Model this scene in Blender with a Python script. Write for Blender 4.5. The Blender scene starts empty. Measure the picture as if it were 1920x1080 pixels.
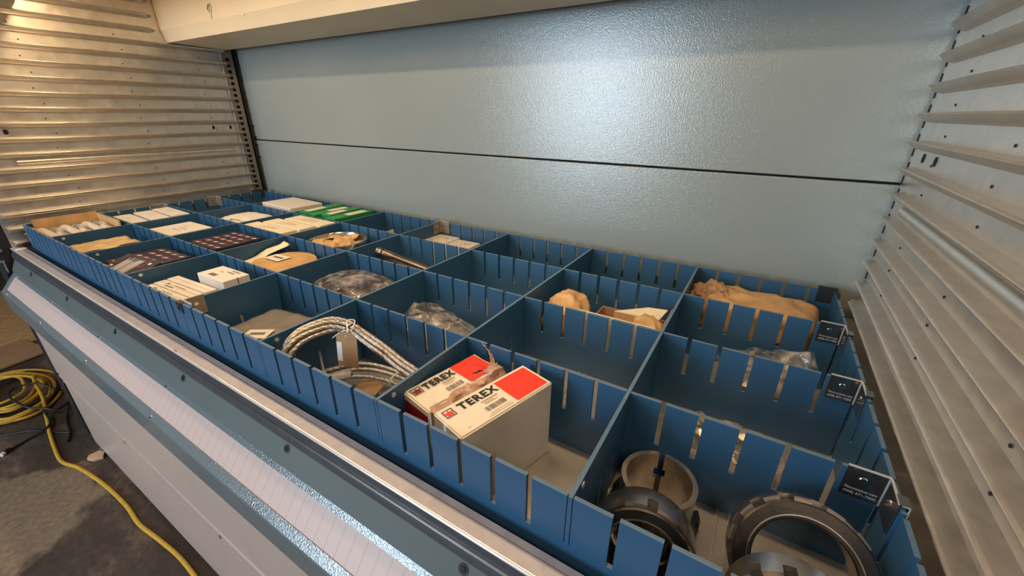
import bpy, bmesh, math, random
from mathutils import Vector, Matrix, noise
random.seed(7)
S = bpy.context.scene
COL = S.collection
PI = math.pi

# ------------------------------------------------------------------ camera
cam = bpy.data.cameras.new('camera')
cam.sensor_width = 36.0
cam.lens = 36.0 * 760.34 / 1920.0
cam.clip_start = 0.01
co = bpy.data.objects.new('camera', cam)
COL.objects.link(co)
Rm = ((0.8530859911, 0.5217089539, 0.0080036942),
      (0.2125735686, -0.3335046856, -0.9184699792),
      (-0.4765047425, 0.7852352463, -0.3954097093))
M = Matrix(((Rm[0][0], -Rm[1][0], -Rm[2][0], 2.24934711),
            (Rm[0][1], -Rm[1][1], -Rm[2][1], -0.3051579),
            (Rm[0][2], -Rm[1][2], -Rm[2][2], 0.38214355),
            (0, 0, 0, 1)))
co.matrix_world = M
S.camera = co

# ------------------------------------------------------------------ world and lights
S.view_settings.view_transform = 'Standard'
S.view_settings.look = 'None'
S.view_settings.exposure = 0.0
S.view_settings.gamma = 1.0
S.view_settings.use_curve_mapping = False
w = bpy.data.worlds.new('hall')
S.world = w
w.use_nodes = True
w.node_tree.nodes['Background'].inputs[0].default_value = (1.0, 0.82, 0.66, 1)
w.node_tree.nodes['Background'].inputs[1].default_value = 0.055


def area(name, loc, target, sx, sy, power, color, spread=PI):
    l = bpy.data.lights.new(name, 'AREA')
    l.shape = 'RECTANGLE'
    l.size = sx
    l.size_y = sy
    l.energy = power
    l.color = color
    l.spread = spread
    o = bpy.data.objects.new(name, l)
    COL.objects.link(o)
    o.location = loc
    d = Vector(target) - Vector(loc)
    o.rotation_euler = d.to_track_quat('-Z', 'Y').to_euler()
    return o


# warm strip lamp tucked behind the header of the access opening
area('strip_lamp', (1.22, 0.272, 0.815), (1.22, 0.30, 0.0), 2.40, 0.03, 11.5, (1.0, 0.70, 0.385))
# daylight from an open loading door across the hall
area('door_daylight', (0.18, -3.4, 0.66), (1.5, 0.6, 0.3), 1.1, 1.9, 125.0, (0.66, 0.84, 1.0))
# added warm fill lights overhead in front of the machine, no such lamps seen
area('overhead_fill', (0.6, -1.8, 2.6), (1.0, 0.1, -0.2), 1.6, 0.8, 34.0, (1.0, 0.78, 0.62))

area('right_fill', (3.4, -1.9, 2.4), (1.2, 0.3, 0.0), 1.4, 0.8, 30.0, (1.0, 0.80, 0.62))  # added fill to brighten the faces turned to the right

# ------------------------------------------------------------------ materials


def srgb(r, g, b):
    f = lambda c: (c / 255 / 12.92) if c / 255 <= 0.04045 else ((c / 255 + 0.055) / 1.055) ** 2.4
    return (f(r), f(g), f(b), 1)


def mat(name, col, rough=0.5, metal=0.0, var=0.0, vscale=20.0, bump=0.0, bscale=60.0, spec=0.5,
        stretch=None, rvar=0.0, detail=4.0):
    m = bpy.data.materials.new(name)
    m.use_nodes = True
    nt = m.node_tree
    b = nt.nodes['Principled BSDF']
    b.inputs['Base Color'].default_value = col
    b.inputs['Roughness'].default_value = rough
    b.inputs['Metallic'].default_value = metal
    b.inputs['Specular IOR Level'].default_value = spec
    tc = nt.nodes.new('ShaderNodeTexCoord')
    vec = tc.outputs['Object']
    if stretch:
        mp = nt.nodes.new('ShaderNodeMapping')
        mp.inputs['Scale'].default_value = stretch
        nt.links.new(vec, mp.inputs['Vector'])
        vec = mp.outputs['Vector']
    n = nt.nodes.new('ShaderNodeTexNoise')
    n.inputs['Scale'].default_value = vscale
    n.inputs['Detail'].default_value = detail
    nt.links.new(vec, n.inputs['Vector'])
    mr = nt.nodes.new('ShaderNodeMapRange')
    mr.inputs['From Min'].default_value = 0.3
    mr.inputs['From Max'].default_value = 0.7
    mr.inputs['To Min'].default_value = 1.0 - var
    mr.inputs['To Max'].default_value = 1.0 + var
    nt.links.new(n.outputs['Fac'], mr.inputs['Value'])
    mx = nt.nodes.new('ShaderNodeVectorMath')
    mx.operation = 'SCALE'
    mx.inputs[0].default_value = col[:3]
    nt.links.new(mr.outputs['Result'], mx.inputs['Scale'])
    nt.links.new(mx.outputs['Vector'], b.inputs['Base Color'])
    if rvar:
        r2 = nt.nodes.new('ShaderNodeMapRange')
        r2.inputs['From Min'].default_value = 0.3
        r2.inputs['From Max'].default_value = 0.7
        r2.inputs['To Min'].default_value = rough - rvar
        r2.inputs['To Max'].default_value = rough + rvar
        nt.links.new(n.outputs['Fac'], r2.inputs['Value'])
        nt.links.new(r2.outputs['Result'], b.inputs['Roughness'])
    if bump:
        n2 = nt.nodes.new('ShaderNodeTexNoise')
        n2.inputs['Scale'].default_value = bscale
        n2.inputs['Detail'].default_value = 2.0
        nt.links.new(vec, n2.inputs['Vector'])
        bp = nt.nodes.new('ShaderNodeBump')
        bp.inputs['Strength'].default_value = bump
        bp.inputs['Distance'].default_value = 0.002
        nt.links.new(n2.outputs['Fac'], bp.inputs['Height'])
        nt.links.new(bp.outputs['Normal'], b.inputs['Normal'])
    return m


MT = {}
MT['blue'] = mat('blue_plastic', (0.027, 0.092, 0.180, 1), 0.42, 0, 0.05, 8, 0.05, 400)
MT['blue_lit_edge'] = mat('lit_plastic_edge', (0.10, 0.18, 0.275, 1), 0.35, 0, 0.06, 30)  # lighter colour paints in the light caught along the top edges
BLUE = [MT['blue'], MT['blue_lit_edge']]
MT['backblue'] = mat('powder_coat_blue_grey', (0.282, 0.310, 0.292, 1), 0.20, 0.0, 0.03, 3, 0.26, 340, spec=0.80)
MT['galv'] = mat('galvanised_steel', (0.68, 0.63, 0.57, 1), 0.34, 0.88, 0.10, 30, 0.10, 250, rvar=0.05)
MT['galv_strip'] = mat('zinc_strip', (0.42, 0.39, 0.40, 1), 0.42, 0.25, 0.10, 45, 0.05, 200)
MT['zincglint'] = mat('zinc_edge_glint', (0.72, 0.70, 0.70, 1), 0.22, 0.4, 0.05, 40)  # highlights put into a lighter zinc colour
MT['tray_floor'] = mat('tray_floor_steel', (0.55, 0.51, 0.45, 1), 0.38, 0.7, 0.10, 25, 0.05, 200)
MT['darkgalv'] = mat('dull_zinc', (0.20, 0.185, 0.17, 1), 0.45, 0.6, 0.12, 30)
MT['cream'] = mat('cream_paint', (0.62, 0.53, 0.39, 1), 0.45, 0, 0.04, 6, 0.05, 300)
MT['slate'] = mat('slate_paint', (0.145, 0.180, 0.200, 1), 0.18, 0.0, 0.03, 10, 0.40, 330, spec=1.0)
MT['greypanel'] = mat('grey_green_paint', (0.085, 0.105, 0.105, 1), 0.55, 0, 0.04, 10, 0.05, 400)
MT['fascia'] = mat('silver_paint', (0.62, 0.49, 0.41, 1), 0.36, 0.30, 0.03, 12, 0.06, 400)
MT['dark'] = mat('black_plastic', (0.012, 0.012, 0.013, 1), 0.55)
MT['darkgap'] = mat('dark_recess', (0.01, 0.01, 0.012, 1), 0.8)
MT['darkbar'] = mat('dark_grey_bar', (0.10, 0.105, 0.115, 1), 0.32, 0.5, 0.1, 30)
MT['bracket'] = mat('bracket_steel', (0.33, 0.33, 0.33, 1), 0.16, 0.95, 0.12, 30)
MT['bracket2'] = mat('brushed_bracket_steel', (0.36, 0.31, 0.25, 1), 0.38, 0.6, 0.15, 60)
MT['chrome'] = mat('bright_screw', (0.75, 0.75, 0.75, 1), 0.2, 1.0)
MT['steel'] = mat('machined_steel', (0.52, 0.47, 0.41, 1), 0.28, 0.95, 0.14, 18, 0.05, 300, rvar=0.08)
MT['steel2'] = mat('oiled_steel', (0.24, 0.21, 0.185, 1), 0.30, 0.88, 0.22, 15, 0.05, 300, rvar=0.07)
MT['oiled'] = mat('dark_oiled_steel', (0.085, 0.075, 0.065, 1), 0.26, 0.85, 0.25, 15, 0.05, 300, rvar=0.08)
MT['pipe'] = mat('browned_steel', (0.26, 0.20, 0.15, 1), 0.32, 0.85, 0.3, 25)
MT['kraft'] = mat('kraft_paper', (0.56, 0.34, 0.145, 1), 0.50, 0, 0.18, 26, 0.75, 45)
MT['straw'] = mat('straw_wrap', (0.60, 0.42, 0.19, 1), 0.35, 0, 0.25, 30, 0.3, 50)
MT['kraftdark'] = mat('cardboard', (0.38, 0.22, 0.11, 1), 0.7, 0, 0.10, 20, 0.1, 60)
MT['manila'] = mat('manila_card', (0.36, 0.205, 0.095, 1), 0.6, 0, 0.08, 30)
MT['white'] = mat('white_carton', (0.75, 0.68, 0.58, 1), 0.6, 0, 0.04, 12, 0.04, 60)
MT['creambox'] = mat('cream_carton', (0.76, 0.66, 0.46, 1), 0.6, 0, 0.05, 12, 0.04, 60)
MT['whitewash'] = mat('worn_white_carton', (0.82, 0.73, 0.58, 1), 0.55, 0, 0.06, 14, 0.08, 50)
MT['boxside'] = mat('grubby_carton_side', (0.62, 0.55, 0.46, 1), 0.6, 0, 0.18, 10, 0.05, 60)
MT['red'] = mat('red_print', (0.80, 0.045, 0.02, 1), 0.5, 0, 0.04, 20)
MT['darkred'] = mat('dark_red_print', (0.22, 0.008, 0.008, 1), 0.55, 0, 0.15, 20)
MT['ink'] = mat('black_ink', (0.012, 0.012, 0.016, 1), 0.55)
MT['inkgrey'] = mat('faded_ink', (0.16, 0.13, 0.11, 1), 0.6)
MT['inktan'] = mat('tan_ink', (0.42, 0.30, 0.18, 1), 0.6)
MT['navy'] = mat('navy_carton', (0.035, 0.028, 0.045, 1), 0.4, 0, 0.1, 20)
MT['green'] = mat('green_carton', (0.02, 0.25, 0.045, 1), 0.4, 0, 0.06, 20)
MT['rope'] = mat('wire_rope_steel', (0.42, 0.39, 0.36, 1), 0.40, 0.7, 0.3, 160)
MT['string'] = mat('white_string', (0.75, 0.72, 0.66, 1), 0.8)
MT['tape'] = mat('masking_tape', (0.68, 0.60, 0.48, 1), 0.6, 0, 0.08, 60)
MT['packtape'] = mat('crinkled_packing_tape', (0.50, 0.30, 0.20, 1), 0.28, 0, 0.22, 30, 0.5, 90)
MT['yellow'] = mat('yellow_cord', (0.56, 0.33, 0.035, 1), 0.5, 0, 0.15, 60)
MT['wood'] = mat('wood_chip', (0.55, 0.35, 0.22, 1), 0.7, 0, 0.15, 30)
MT['hub'] = mat('dark_hub_metal', (0.07, 0.06, 0.085, 1), 0.35, 0.6, 0.3, 25)
MT['yellowsticker'] = mat('yellow_sticker', (0.75, 0.55, 0.08, 1), 0.6)
MT['etch'] = mat('etched_lettering', (0.55, 0.55, 0.55, 1), 0.7)
MT['foil'] = mat('grey_film', (0.33, 0.29, 0.24, 1), 0.3, 0.3, 0.15, 15, 0.25, 40)


def plastic_mat():
    m = bpy.data.materials.new('clear_poly_bag')
    m.use_nodes = True
    nt = m.node_tree
    b = nt.nodes['Principled BSDF']
    b.inputs['Base Color'].default_value = (0.62, 0.57, 0.50, 1)
    b.inputs['Roughness'].default_value = 0.06
    b.inputs['Specular IOR Level'].default_value = 1.0
    tc = nt.nodes.new('ShaderNodeTexCoord')
    n = nt.nodes.new('ShaderNodeTexNoise')
    n.inputs['Scale'].default_value = 26
    n.inputs['Detail'].default_value = 3
    n.inputs['Distortion'].default_value = 1.2
    nt.links.new(tc.outputs['Object'], n.inputs['Vector'])
    cr = nt.nodes.new('ShaderNodeMapRange')
    cr.inputs['From Min'].default_value = 0.42
    cr.inputs['From Max'].default_value = 0.68
    cr.inputs['To Min'].default_value = 0.05
    cr.inputs['To Max'].default_value = 0.50
    nt.links.new(n.outputs['Fac'], cr.inputs['Value'])
    nt.links.new(cr.outputs['Result'], b.inputs['Alpha'])
    bp = nt.nodes.new('ShaderNodeBump')
    bp.inputs['Strength'].default_value = 0.8
    bp.inputs['Distance'].default_value = 0.006
    nt.links.new(n.outputs['Fac'], bp.inputs['Height'])
    nt.links.new(bp.outputs['Normal'], b.inputs['Normal'])
    return m


MT['plastic'] = plastic_mat()


def lens_mat():
    m = bpy.data.materials.new('dotted_perforated_sheet')
    m.use_nodes = True
    nt = m.node_tree
    b = nt.nodes['Principled BSDF']
    b.inputs['Roughness'].default_value = 0.5
    tc = nt.nodes.new('ShaderNodeTexCoord')
    sep = nt.nodes.new('ShaderNodeSeparateXYZ')
    nt.links.new(tc.outputs['Object'], sep.inputs[0])

    def mth(op, a, bb=None, c=None):
        n = nt.nodes.new('ShaderNodeMath')
        n.operation = op
        for i, v in enumerate((a, bb, c)):
            if v is None:
                continue
            if isinstance(v, (int, float)):
                n.inputs[i].default_value = v
            else:
                nt.links.new(v, n.inputs[i])
        return n.outputs[0]
    sx = mth('SINE', mth('MULTIPLY', sep.outputs['X'], 2 * PI / 0.0030))
    sz = mth('SINE', mth('MULTIPLY', sep.outputs['Z'], 2 * PI / 0.0023))
    dots = mth('GREATER_THAN', mth('MULTIPLY', sx, sz), 0.35)
    # faint ribs across the sheet
    rib = mth('GREATER_THAN', mth('SINE', mth('MULTIPLY', sep.outputs['X'], 2 * PI / 0.024)), 0.93)
    fac = mth('MINIMUM', mth('ADD', mth('MULTIPLY', dots, 0.30), mth('MULTIPLY', rib, 0.22)), 1.0)
    mx = nt.nodes.new('ShaderNodeMix')
    mx.data_type = 'RGBA'
    mx.inputs[6].default_value = (0.50, 0.40, 0.375, 1)
    mx.inputs[7].default_value = (0.22, 0.18, 0.185, 1)
    nt.links.new(fac, mx.inputs[0])
    nt.links.new(mx.outputs[2], b.inputs['Base Color'])
    return m


MT['lens'] = lens_mat()


FZ_ = -0.97


def floor_mat():
    m = bpy.data.materials.new('stained_concrete')
    m.use_nodes = True
    nt = m.node_tree
    b = nt.nodes['Principled BSDF']
    b.inputs['Roughness'].default_value = 0.65
    tc = nt.nodes.new('ShaderNodeTexCoord')
    n = nt.nodes.new('ShaderNodeTexNoise')
    n.inputs['Scale'].default_value = 2.3
    n.inputs['Detail'].default_value = 6
    n.inputs['Roughness'].default_value = 0.62
    mp = nt.nodes.new('ShaderNodeMapping')
    mp.inputs['Location'].default_value = (0.35, 0.2, 0)
    mp.inputs['Scale'].default_value = (0.8, 1.6, 1)
    nt.links.new(tc.outputs['Object'], mp.inputs['Vector'])
    nt.links.new(mp.outputs['Vector'], n.inputs['Vector'])
    r = nt.nodes.new('ShaderNodeValToRGB')
    r.color_ramp.elements[0].position = 0.44
    r.color_ramp.elements[0].color = (0.052, 0.036, 0.026, 1)
    r.color_ramp.elements[1].position = 0.62
    r.color_ramp.elements[1].color = (0.20, 0.135, 0.085, 1)
    e = r.color_ramp.elements.new(0.52)
    e.color = (0.075, 0.052, 0.037, 1)
    nt.links.new(n.outputs['Fac'], r.inputs['Fac'])
    def vm(op, a, b2):
        q = nt.nodes.new('ShaderNodeVectorMath')
        q.operation = op
        nt.links.new(a, q.inputs[0])
        if isinstance(b2, tuple):
            q.inputs[1].default_value = b2
        else:
            nt.links.new(b2, q.inputs[1])
        return q
    # a dried tan spill with its own ragged outline
    wob = nt.nodes.new('ShaderNodeTexNoise')
    wob.inputs['Scale'].default_value = 7
    wob.inputs['Detail'].default_value = 5
    nt.links.new(tc.outputs['Object'], wob.inputs['Vector'])
    pz = vm('MULTIPLY', vm('SUBTRACT', tc.outputs['Object'], (0.19, -0.45, FZ_)).outputs[0], (3.6, 3.0, 0.0))
    pz = vm('ADD', pz.outputs[0], vm('MULTIPLY', wob.outputs['Color'], (0.9, 0.9, 0.0)).outputs[0])
    pz = vm('SUBTRACT', pz.outputs[0], (0.45, 0.45, 0.0))
    ln = nt.nodes.new('ShaderNodeVectorMath')
    ln.operation = 'LENGTH'
    nt.links.new(pz.outputs[0], ln.inputs[0])
    sm_ = nt.nodes.new('ShaderNodeMapRange')
    sm_.inputs['From Min'].default_value = 1.04
    sm_.inputs['From Max'].default_value = 0.92
    nt.links.new(ln.outputs['Value'], sm_.inputs['Value'])
    spill = nt.nodes.new('ShaderNodeMix')
    spill.data_type = 'RGBA'
    spill.inputs[7].default_value = (0.21, 0.150, 0.098, 1)
    nt.links.new(sm_.outputs['Result'], spill.inputs[0])
    nt.links.new(r.outputs['Color'], spill.inputs[6])
    n2 = nt.nodes.new('ShaderNodeTexNoise')
    n2.inputs['Scale'].default_value = 60
    n2.inputs['Detail'].default_value = 4
    nt.links.new(tc.outputs['Object'], n2.inputs['Vector'])
    mx = nt.nodes.new('ShaderNodeMix')
    mx.data_type = 'RGBA'
    mx.blend_type = 'MULTIPLY'
    mx.inputs[0].default_value = 0.5
    nt.links.new(spill.outputs[2], mx.inputs[6])
    mr = nt.nodes.new('ShaderNodeMapRange')
    mr.inputs['From Min'].default_value = 0.3
    mr.inputs['From Max'].default_value = 0.7
    mr.inputs['To Min'].default_value = 0.45
    mr.inputs['To Max'].default_value = 1.35
    nt.links.new(n2.outputs['Fac'], mr.inputs['Value'])
    nt.links.new(mr.outputs['Result'], mx.inputs[7])
    nt.links.new(mx.outputs[2], b.inputs['Base Color'])
    return m


MT['floor'] = floor_mat()

# ------------------------------------------------------------------ mesh helpers


class MB:
    def __init__(s):
        s.v = []
        s.f = []
        s.mi = []
        s.cur = 0

    def add(s, vs, fs):
        o = len(s.v)
        s.v += [tuple(p) for p in vs]
        s.f += [tuple(i + o for i in f) for f in fs]
        s.mi += [s.cur] * len(fs)
        return s

    def box(s, x0, x1, y0, y1, z0, z1):
        vs = [(x0, y0, z0), (x1, y0, z0), (x1, y1, z0), (x0, y1, z0), (x0, y0, z1), (x1, y0, z1), (x1, y1, z1), (x0, y1, z1)]
        return s.add(vs, [(0, 3, 2, 1), (4, 5, 6, 7), (0, 1, 5, 4), (1, 2, 6, 5), (2, 3, 7, 6), (3, 0, 4, 7)])

    def prism(s, poly, a, b, axis='x'):
        """poly in the two other axes, extruded from a to b along axis"""
        def P(p, t):
            if axis == 'x':
                return (t, p[0], p[1])
            if axis == 'y':
                return (p[0], t, p[1])
            return (p[0], p[1], t)
        n = len(poly)
        vs = [P(p, a) for p in poly] + [P(p, b) for p in poly]
        fs = [tuple(range(n))[::-1], tuple(range(n, 2 * n))]
        fs += [(i, (i + 1) % n, n + (i + 1) % n, n + i) for i in range(n)]
        return s.add(vs, fs)

    def lathe(s, prof, n=48, a0=0.0, a1=2 * PI, cap=False):
        """closed profile of (r,z) revolved about z"""
        full = abs(a1 - a0 - 2 * PI) < 1e-6
        k = len(prof)
        m = n if full else n + 1
        vs = []
        for i in range(m):
            a = a0 + (a1 - a0) * i / n
            for r, z in prof:
                vs.append((r * math.cos(a), r * math.sin(a), z))
        fs = []
        for i in range(n):
            i2 = (i + 1) % m
            for j in range(k):
                j2 = (j + 1) % k
                fs.append((i * k + j, i2 * k + j, i2 * k + j2, i * k + j2))
        if not full:
            fs.append(tuple(range(k))[::-1])
            fs.append(tuple(range((m - 1) * k, m * k)))
        return s.add(vs, fs)

    def disc(s, c, nrm, r, h, n=16):
        """short cylinder standing on c along nrm"""
        q = Vector(nrm).to_track_quat('Z', 'Y')
        vs = []
        for t in (0, h):
            for i in range(n):
                a = 2 * PI * i / n
                vs.append(Vector(c) + q @ Vector((r * math.cos(a), r * math.sin(a), t)))
        fs = [tuple(range(n))[::-1], tuple(range(n, 2 * n))] + [(i, (i + 1) % n, n + (i + 1) % n, n + i) for i in range(n)]
        return s.add(vs, fs)

    def tube(s, pts, r, n=8, closed=False, twist=0.0, lobes=0, amp=0.0):
        pts = [Vector(p) for p in pts]
        L = len(pts)
        up = Vector((0.13, 0.21, 1)).normalized()
        vs = []
        acc = 0.0
        for i, p in enumerate(pts):
            a = pts[(i - 1) % L] if (closed or i > 0) else p
            b = pts[(i + 1) % L] if (closed or i < L - 1) else p
            t = (b - a).normalized()
            sd = t.cross(up)
            if sd.length < 1e-4:
                sd = t.cross(Vector((1, 0, 0)))
            sd.normalize()
            u2 = sd.cross(t)
            if i:
                acc += (p - pts[i - 1]).length
            for k in range(n):
                th = 2 * PI * k / n
                rr = r * (1 + amp * math.cos(lobes * th + twist * acc)) if lobes else r
                vs.append(p + sd * (rr * math.cos(th)) + u2 * (rr * math.sin(th)))
        fs = []
        for i in range(L if closed else L - 1):
            j = (i + 1) % L
            for k in range(n):
                k2 = (k + 1) % n
                fs.append((i * n + k, i * n + k2, j * n + k2, j * n + k))
        if not closed:
            fs.append(tuple(range(n))[::-1])
            fs.append(tuple(range((L - 1) * n, L * n)))
        return s.add(vs, fs)

    def plate(s, us, vs_, filled, t0, t1, P, top=0):
        """plate with cut-outs: cells of a grid (us x vs_), kept where filled(uc,vc); extruded t0..t1"""
        nu, nv = len(us) - 1, len(vs_) - 1
        F = [[filled((us[i] + us[i + 1]) / 2, (vs_[j] + vs_[j + 1]) / 2) for j in range(nv)] for i in range(nu)]
        idx = {}

        def V(i, j, k):
            key = (i, j, k)
            if key not in idx:
                idx[key] = len(s.v)
                s.v.append(tuple(P(us[i], vs_[j], (t0, t1)[k])))
            return idx[key]

        def Q(*q):
            s.f.append(q)
            s.mi.append(s.cur)
        for i in range(nu):
            for j in range(nv):
                if not F[i][j]:
                    continue
                Q(V(i, j, 0), V(i + 1, j, 0), V(i + 1, j + 1, 0), V(i, j + 1, 0))
                Q(V(i, j, 1), V(i, j + 1, 1), V(i + 1, j + 1, 1), V(i + 1, j, 1))
                if i == 0 or not F[i - 1][j]:
                    Q(V(i, j, 0), V(i, j + 1, 0), V(i, j + 1, 1), V(i, j, 1))
                if i == nu - 1 or not F[i + 1][j]:
                    Q(V(i + 1, j, 0), V(i + 1, j, 1), V(i + 1, j + 1, 1), V(i + 1, j + 1, 0))
                if j == 0 or not F[i][j - 1]:
                    Q(V(i, j, 0), V(i, j, 1), V(i + 1, j, 1), V(i + 1, j, 0))
                if j == nv - 1 or not F[i][j + 1]:
                    s.cur = top
                    Q(V(i, j + 1, 0), V(i + 1, j + 1, 0), V(i + 1, j + 1, 1), V(i, j + 1, 1))
                    s.cur = 0
        return s

    def xf(s, m, start=0):
        for i in range(start, len(s.v)):
            s.v[i] = tuple(m @ Vector(s.v[i]))
        return s

    def mesh(s, name, mats, bevel=0.0, smooth=False, seg=2):
        me = bpy.data.meshes.new(name)
        me.from_pydata(s.v, [], s.f)
        if not isinstance(mats, (list, tuple)):
            mats = [mats]
        for m in mats:
            me.materials.append(m)
        for p, i in zip(me.polygons, s.mi):
            p.material_index = i
        bm = bmesh.new()
        bm.from_mesh(me)
        bmesh.ops.recalc_face_normals(bm, faces=bm.faces)
        if bevel:
            bmesh.ops.bevel(bm, geom=list(bm.edges), offset=bevel, segments=seg, affect='EDGES', profile=0.5)
        bm.to_mesh(me)
        bm.free()
        if smooth:
            me.polygons.foreach_set('use_smooth', [True] * len(me.polygons))
            try:
                me.set_sharp_from_angle(angle=math.radians(40 if smooth is True else smooth))
            except Exception:
                pass
        return me

    def build(s, name, mats, parent=None, bevel=0.0, smooth=False, seg=2):
        return link(name, s.mesh(name, mats, bevel, smooth, seg), parent)


def link(name, me, parent=None):
    o = bpy.data.objects.new(name, me)
    COL.objects.link(o)
    o.parent = parent
    return o


def tag(o, label, cat, group=None):
    o['label'] = label
    o['category'] = cat
    if group:
        o['group'] = group
    return o


def thing(name, label, cat, loc=(0, 0, 0), rz=0.0, group=None):
    o = bpy.data.objects.new(name, None)
    o.empty_display_size = 0.02
    COL.objects.link(o)
    o.location = loc
    o.rotation_euler = (0, 0, rz)
    return tag(o, label, cat, group)


def struct(o):
    o['kind'] = 'structure'
    return o


def sempty(name):
    o = bpy.data.objects.new(name, None)
    o.empty_display_size = 0.02
    COL.objects.link(o)
    return struct(o)


def text_mb(body, size, bold=0.0, sx=1.0):
    """flat lettering in the xy plane, origin at left baseline; returns MB"""
    c = bpy.data.curves.new('lettering', 'FONT')
    c.body = body
    c.size = size
    c.offset = bold
    c.space_character = 1.0 + bold * 170
    c.resolution_u = 3
    o = bpy.data.objects.new('lettering', c)
    COL.objects.link(o)
    dg = bpy.context.evaluated_depsgraph_get()
    me = bpy.data.meshes.new_from_object(o.evaluated_get(dg))
    mb = MB()
    mb.add([(v.co.x * sx, v.co.y, 0) for v in me.vertices], [tuple(p.vertices) for p in me.polygons])
    bpy.data.objects.remove(o)
    bpy.data.curves.remove(c)
    bpy.data.meshes.remove(me)
    return mb


# ------------------------------------------------------------------ dimensions
W = 0.306           # column pitch
NX = 8
PX = W / 6          # slot pitch along x
RY = 0.2132         # row pitch
PY = RY / 4         # slot pitch along y
LX = W * NX
LY = RY * 4
H = 0.150           # divider height
SD = 0.076          # slot depth
SW = 0.0074         # slot width
T = 0.0052          # sheet thickness
FZ = -0.97          # hall floor

# ------------------------------------------------------------------ the setting
fl = MB().box(-4.5, 5.0, -4.5, 3.0, FZ - 0.05, FZ).build('floor', MT['floor'])
struct(fl)

# back wall: two powder coated sheets with a dark joint
wb = sempty('wall_back')
MB().box(-0.10, 2.60, 0.925, 0.935, -0.30, 1.12).build('backing', MT['darkgap'], wb)
MB().box(-0.09, 2.59, 0.905, 0.925, -0.30, 0.2446).build('panel', MT['backblue'], wb, 0.0015)
MB().box(-0.09, 2.59, 0.905, 0.925, 0.2502, 1.12).build('panel', MT['backblue'], wb, 0.0015)

# side walls: sheet steel with folded guide rails
RZ = [0.036 + 0.0505 * k for k in range(-5, 17)]


def rail_mesh(y0, y1, nose):
    """a folded guide rail; x grows into the opening, top at z=0"""
    pr = [(0.0, 0.0012), (0.003, 0.0), (0.018, -0.0015), (0.0215, 0.0002), (0.0245, -0.0008), (0.0256, -0.0025), (0.0245, -0.0045), (0.0120, -0.0145), (0.0, -0.0175)]
    mb = MB()
    n = len(pr)
    vs = []
    for t, y in ((0, y0), (1, y1 - nose), (2, y1)):
        for x, z in pr:
            k = 1.0
            zz = z
            if t == 2:
                k = 0.86
                zz = -0.007 + (z + 0.007) * 0.35
            vs.append((x * k if t < 2 else x * k, y if t < 2 else y - (0.026 if x > 0.02 else 0.0), zz))
    fs = [tuple(range(n))[::-1], tuple(range(2 * n, 3 * n))]
    for t in (0, 1):
        for i in range(n):
            j = (i + 1) % n
            fs.append((t * n + i, t * n + j, (t + 1) * n + j, (t + 1) * n + i))
    mb.add(vs, fs)
    return mb.mesh('rail', MT['galv'], smooth=42)


rail_long = rail_mesh(-0.035, 0.872, 0.03)
rail_short = rail_mesh(-0.035, 0.600, 0.02)
WXL, WXR = -0.052, 2.500
for side, wx, sg in (('left', WXL, 1), ('right', WXR, -1)):
    wl = sempty('wall_' + side)
    x0, x1 = (wx - 0.02, wx) if sg > 0 else (wx, wx + 0.02)
    MB().box(x0, x1, -0.045, 0.892, -0.93, 1.12).build('sheet', MT['galv'], wl)
    for z in RZ:
        o = link('rail', rail_short if z > 0.66 else rail_long, wl)
        o.location = (wx, 0, z)
        o.scale = (sg, 1, 1)
    # half-round stiffening bead
    bead = MB()
    pts = []
    for i in range(9):
        a = PI * i / 8
        pts.append((0.008 * math.sin(a), 0.010 * math.cos(a)))
    bead.prism(pts, 0.06, 0.80, 'y')
    o = bead.build('bead', MT['galv'], wl, smooth=True)
    o.location = (wx, 0, 0.206)
    o.scale = (sg, 1, 1)
    # round and slotted holes
    hm = MB().disc((0, 0, 0), (1, 0, 0), 0.0065, 0.0012, 14).mesh('hole', MT['darkgap'])
    rim = MB().lathe([(0.0062, 0), (0.0095, 0), (0.0085, 0.0018), (0.0066, 0.0018)], 18).mesh('rim', MT['chrome'], smooth=True)
    for y, z in ((0.726, 0.309), (0.802, 0.309), (0.066, 0.308)):
        o = link('hole', hm, wl)
        o.location = (wx + 0.0003 * sg, y, z)
        o.scale = (sg, 1, 1.3)
        if sg > 0:
            r = link('rim', rim, o)
            r.rotation_euler = (0, PI / 2, 0)
    ds = MB().disc((0, 0, 0), (1, 0, 0), 0.0022, 0.001, 10).mesh('rivet_hole', MT['darkgap'])
    for k, z in enumerate(RZ):
        if 2 < k < 18:
            for y in (0.19, 0.47, 0.74):
                if z > 0.63 and y > 0.6:
                    continue
                o = link('rivet_hole', ds, wl)
                o.location = (wx + 0.0003 * sg, y - 0.012 * (k % 2), z + 0.012)
                o.scale = (sg, 1, 1)
    # dark slots down the rear edge of the sheet
    sl = MB().box(0, 0.0016, -0.0028, 0.0028, -0.008, 0.008).mesh('edge_slot', MT['darkgap'])
    if sg < 0:
        for k in range(22):
            o = link('edge_slot', sl, wl)
            o.location = (wx - 0.0014, 0.8885, 0.012 + 0.0275 * k)

# perforated upright in the rear left corner
up = sempty('trim_1')
us = [0.838, 0.8485, 0.8625, 0.876]
vz = [-0.02]
z = 0.018
holes = []
while z < 0.63:
    holes.append(z)
    vz += [z - 0.0065, z + 0.0065]
    z += 0.0255
vz.append(0.655)


def upright_fill(u, v):
    return not (0.8485 < u < 0.8625 and any(abs(v - h) < 0.0065 for h in holes))


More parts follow.
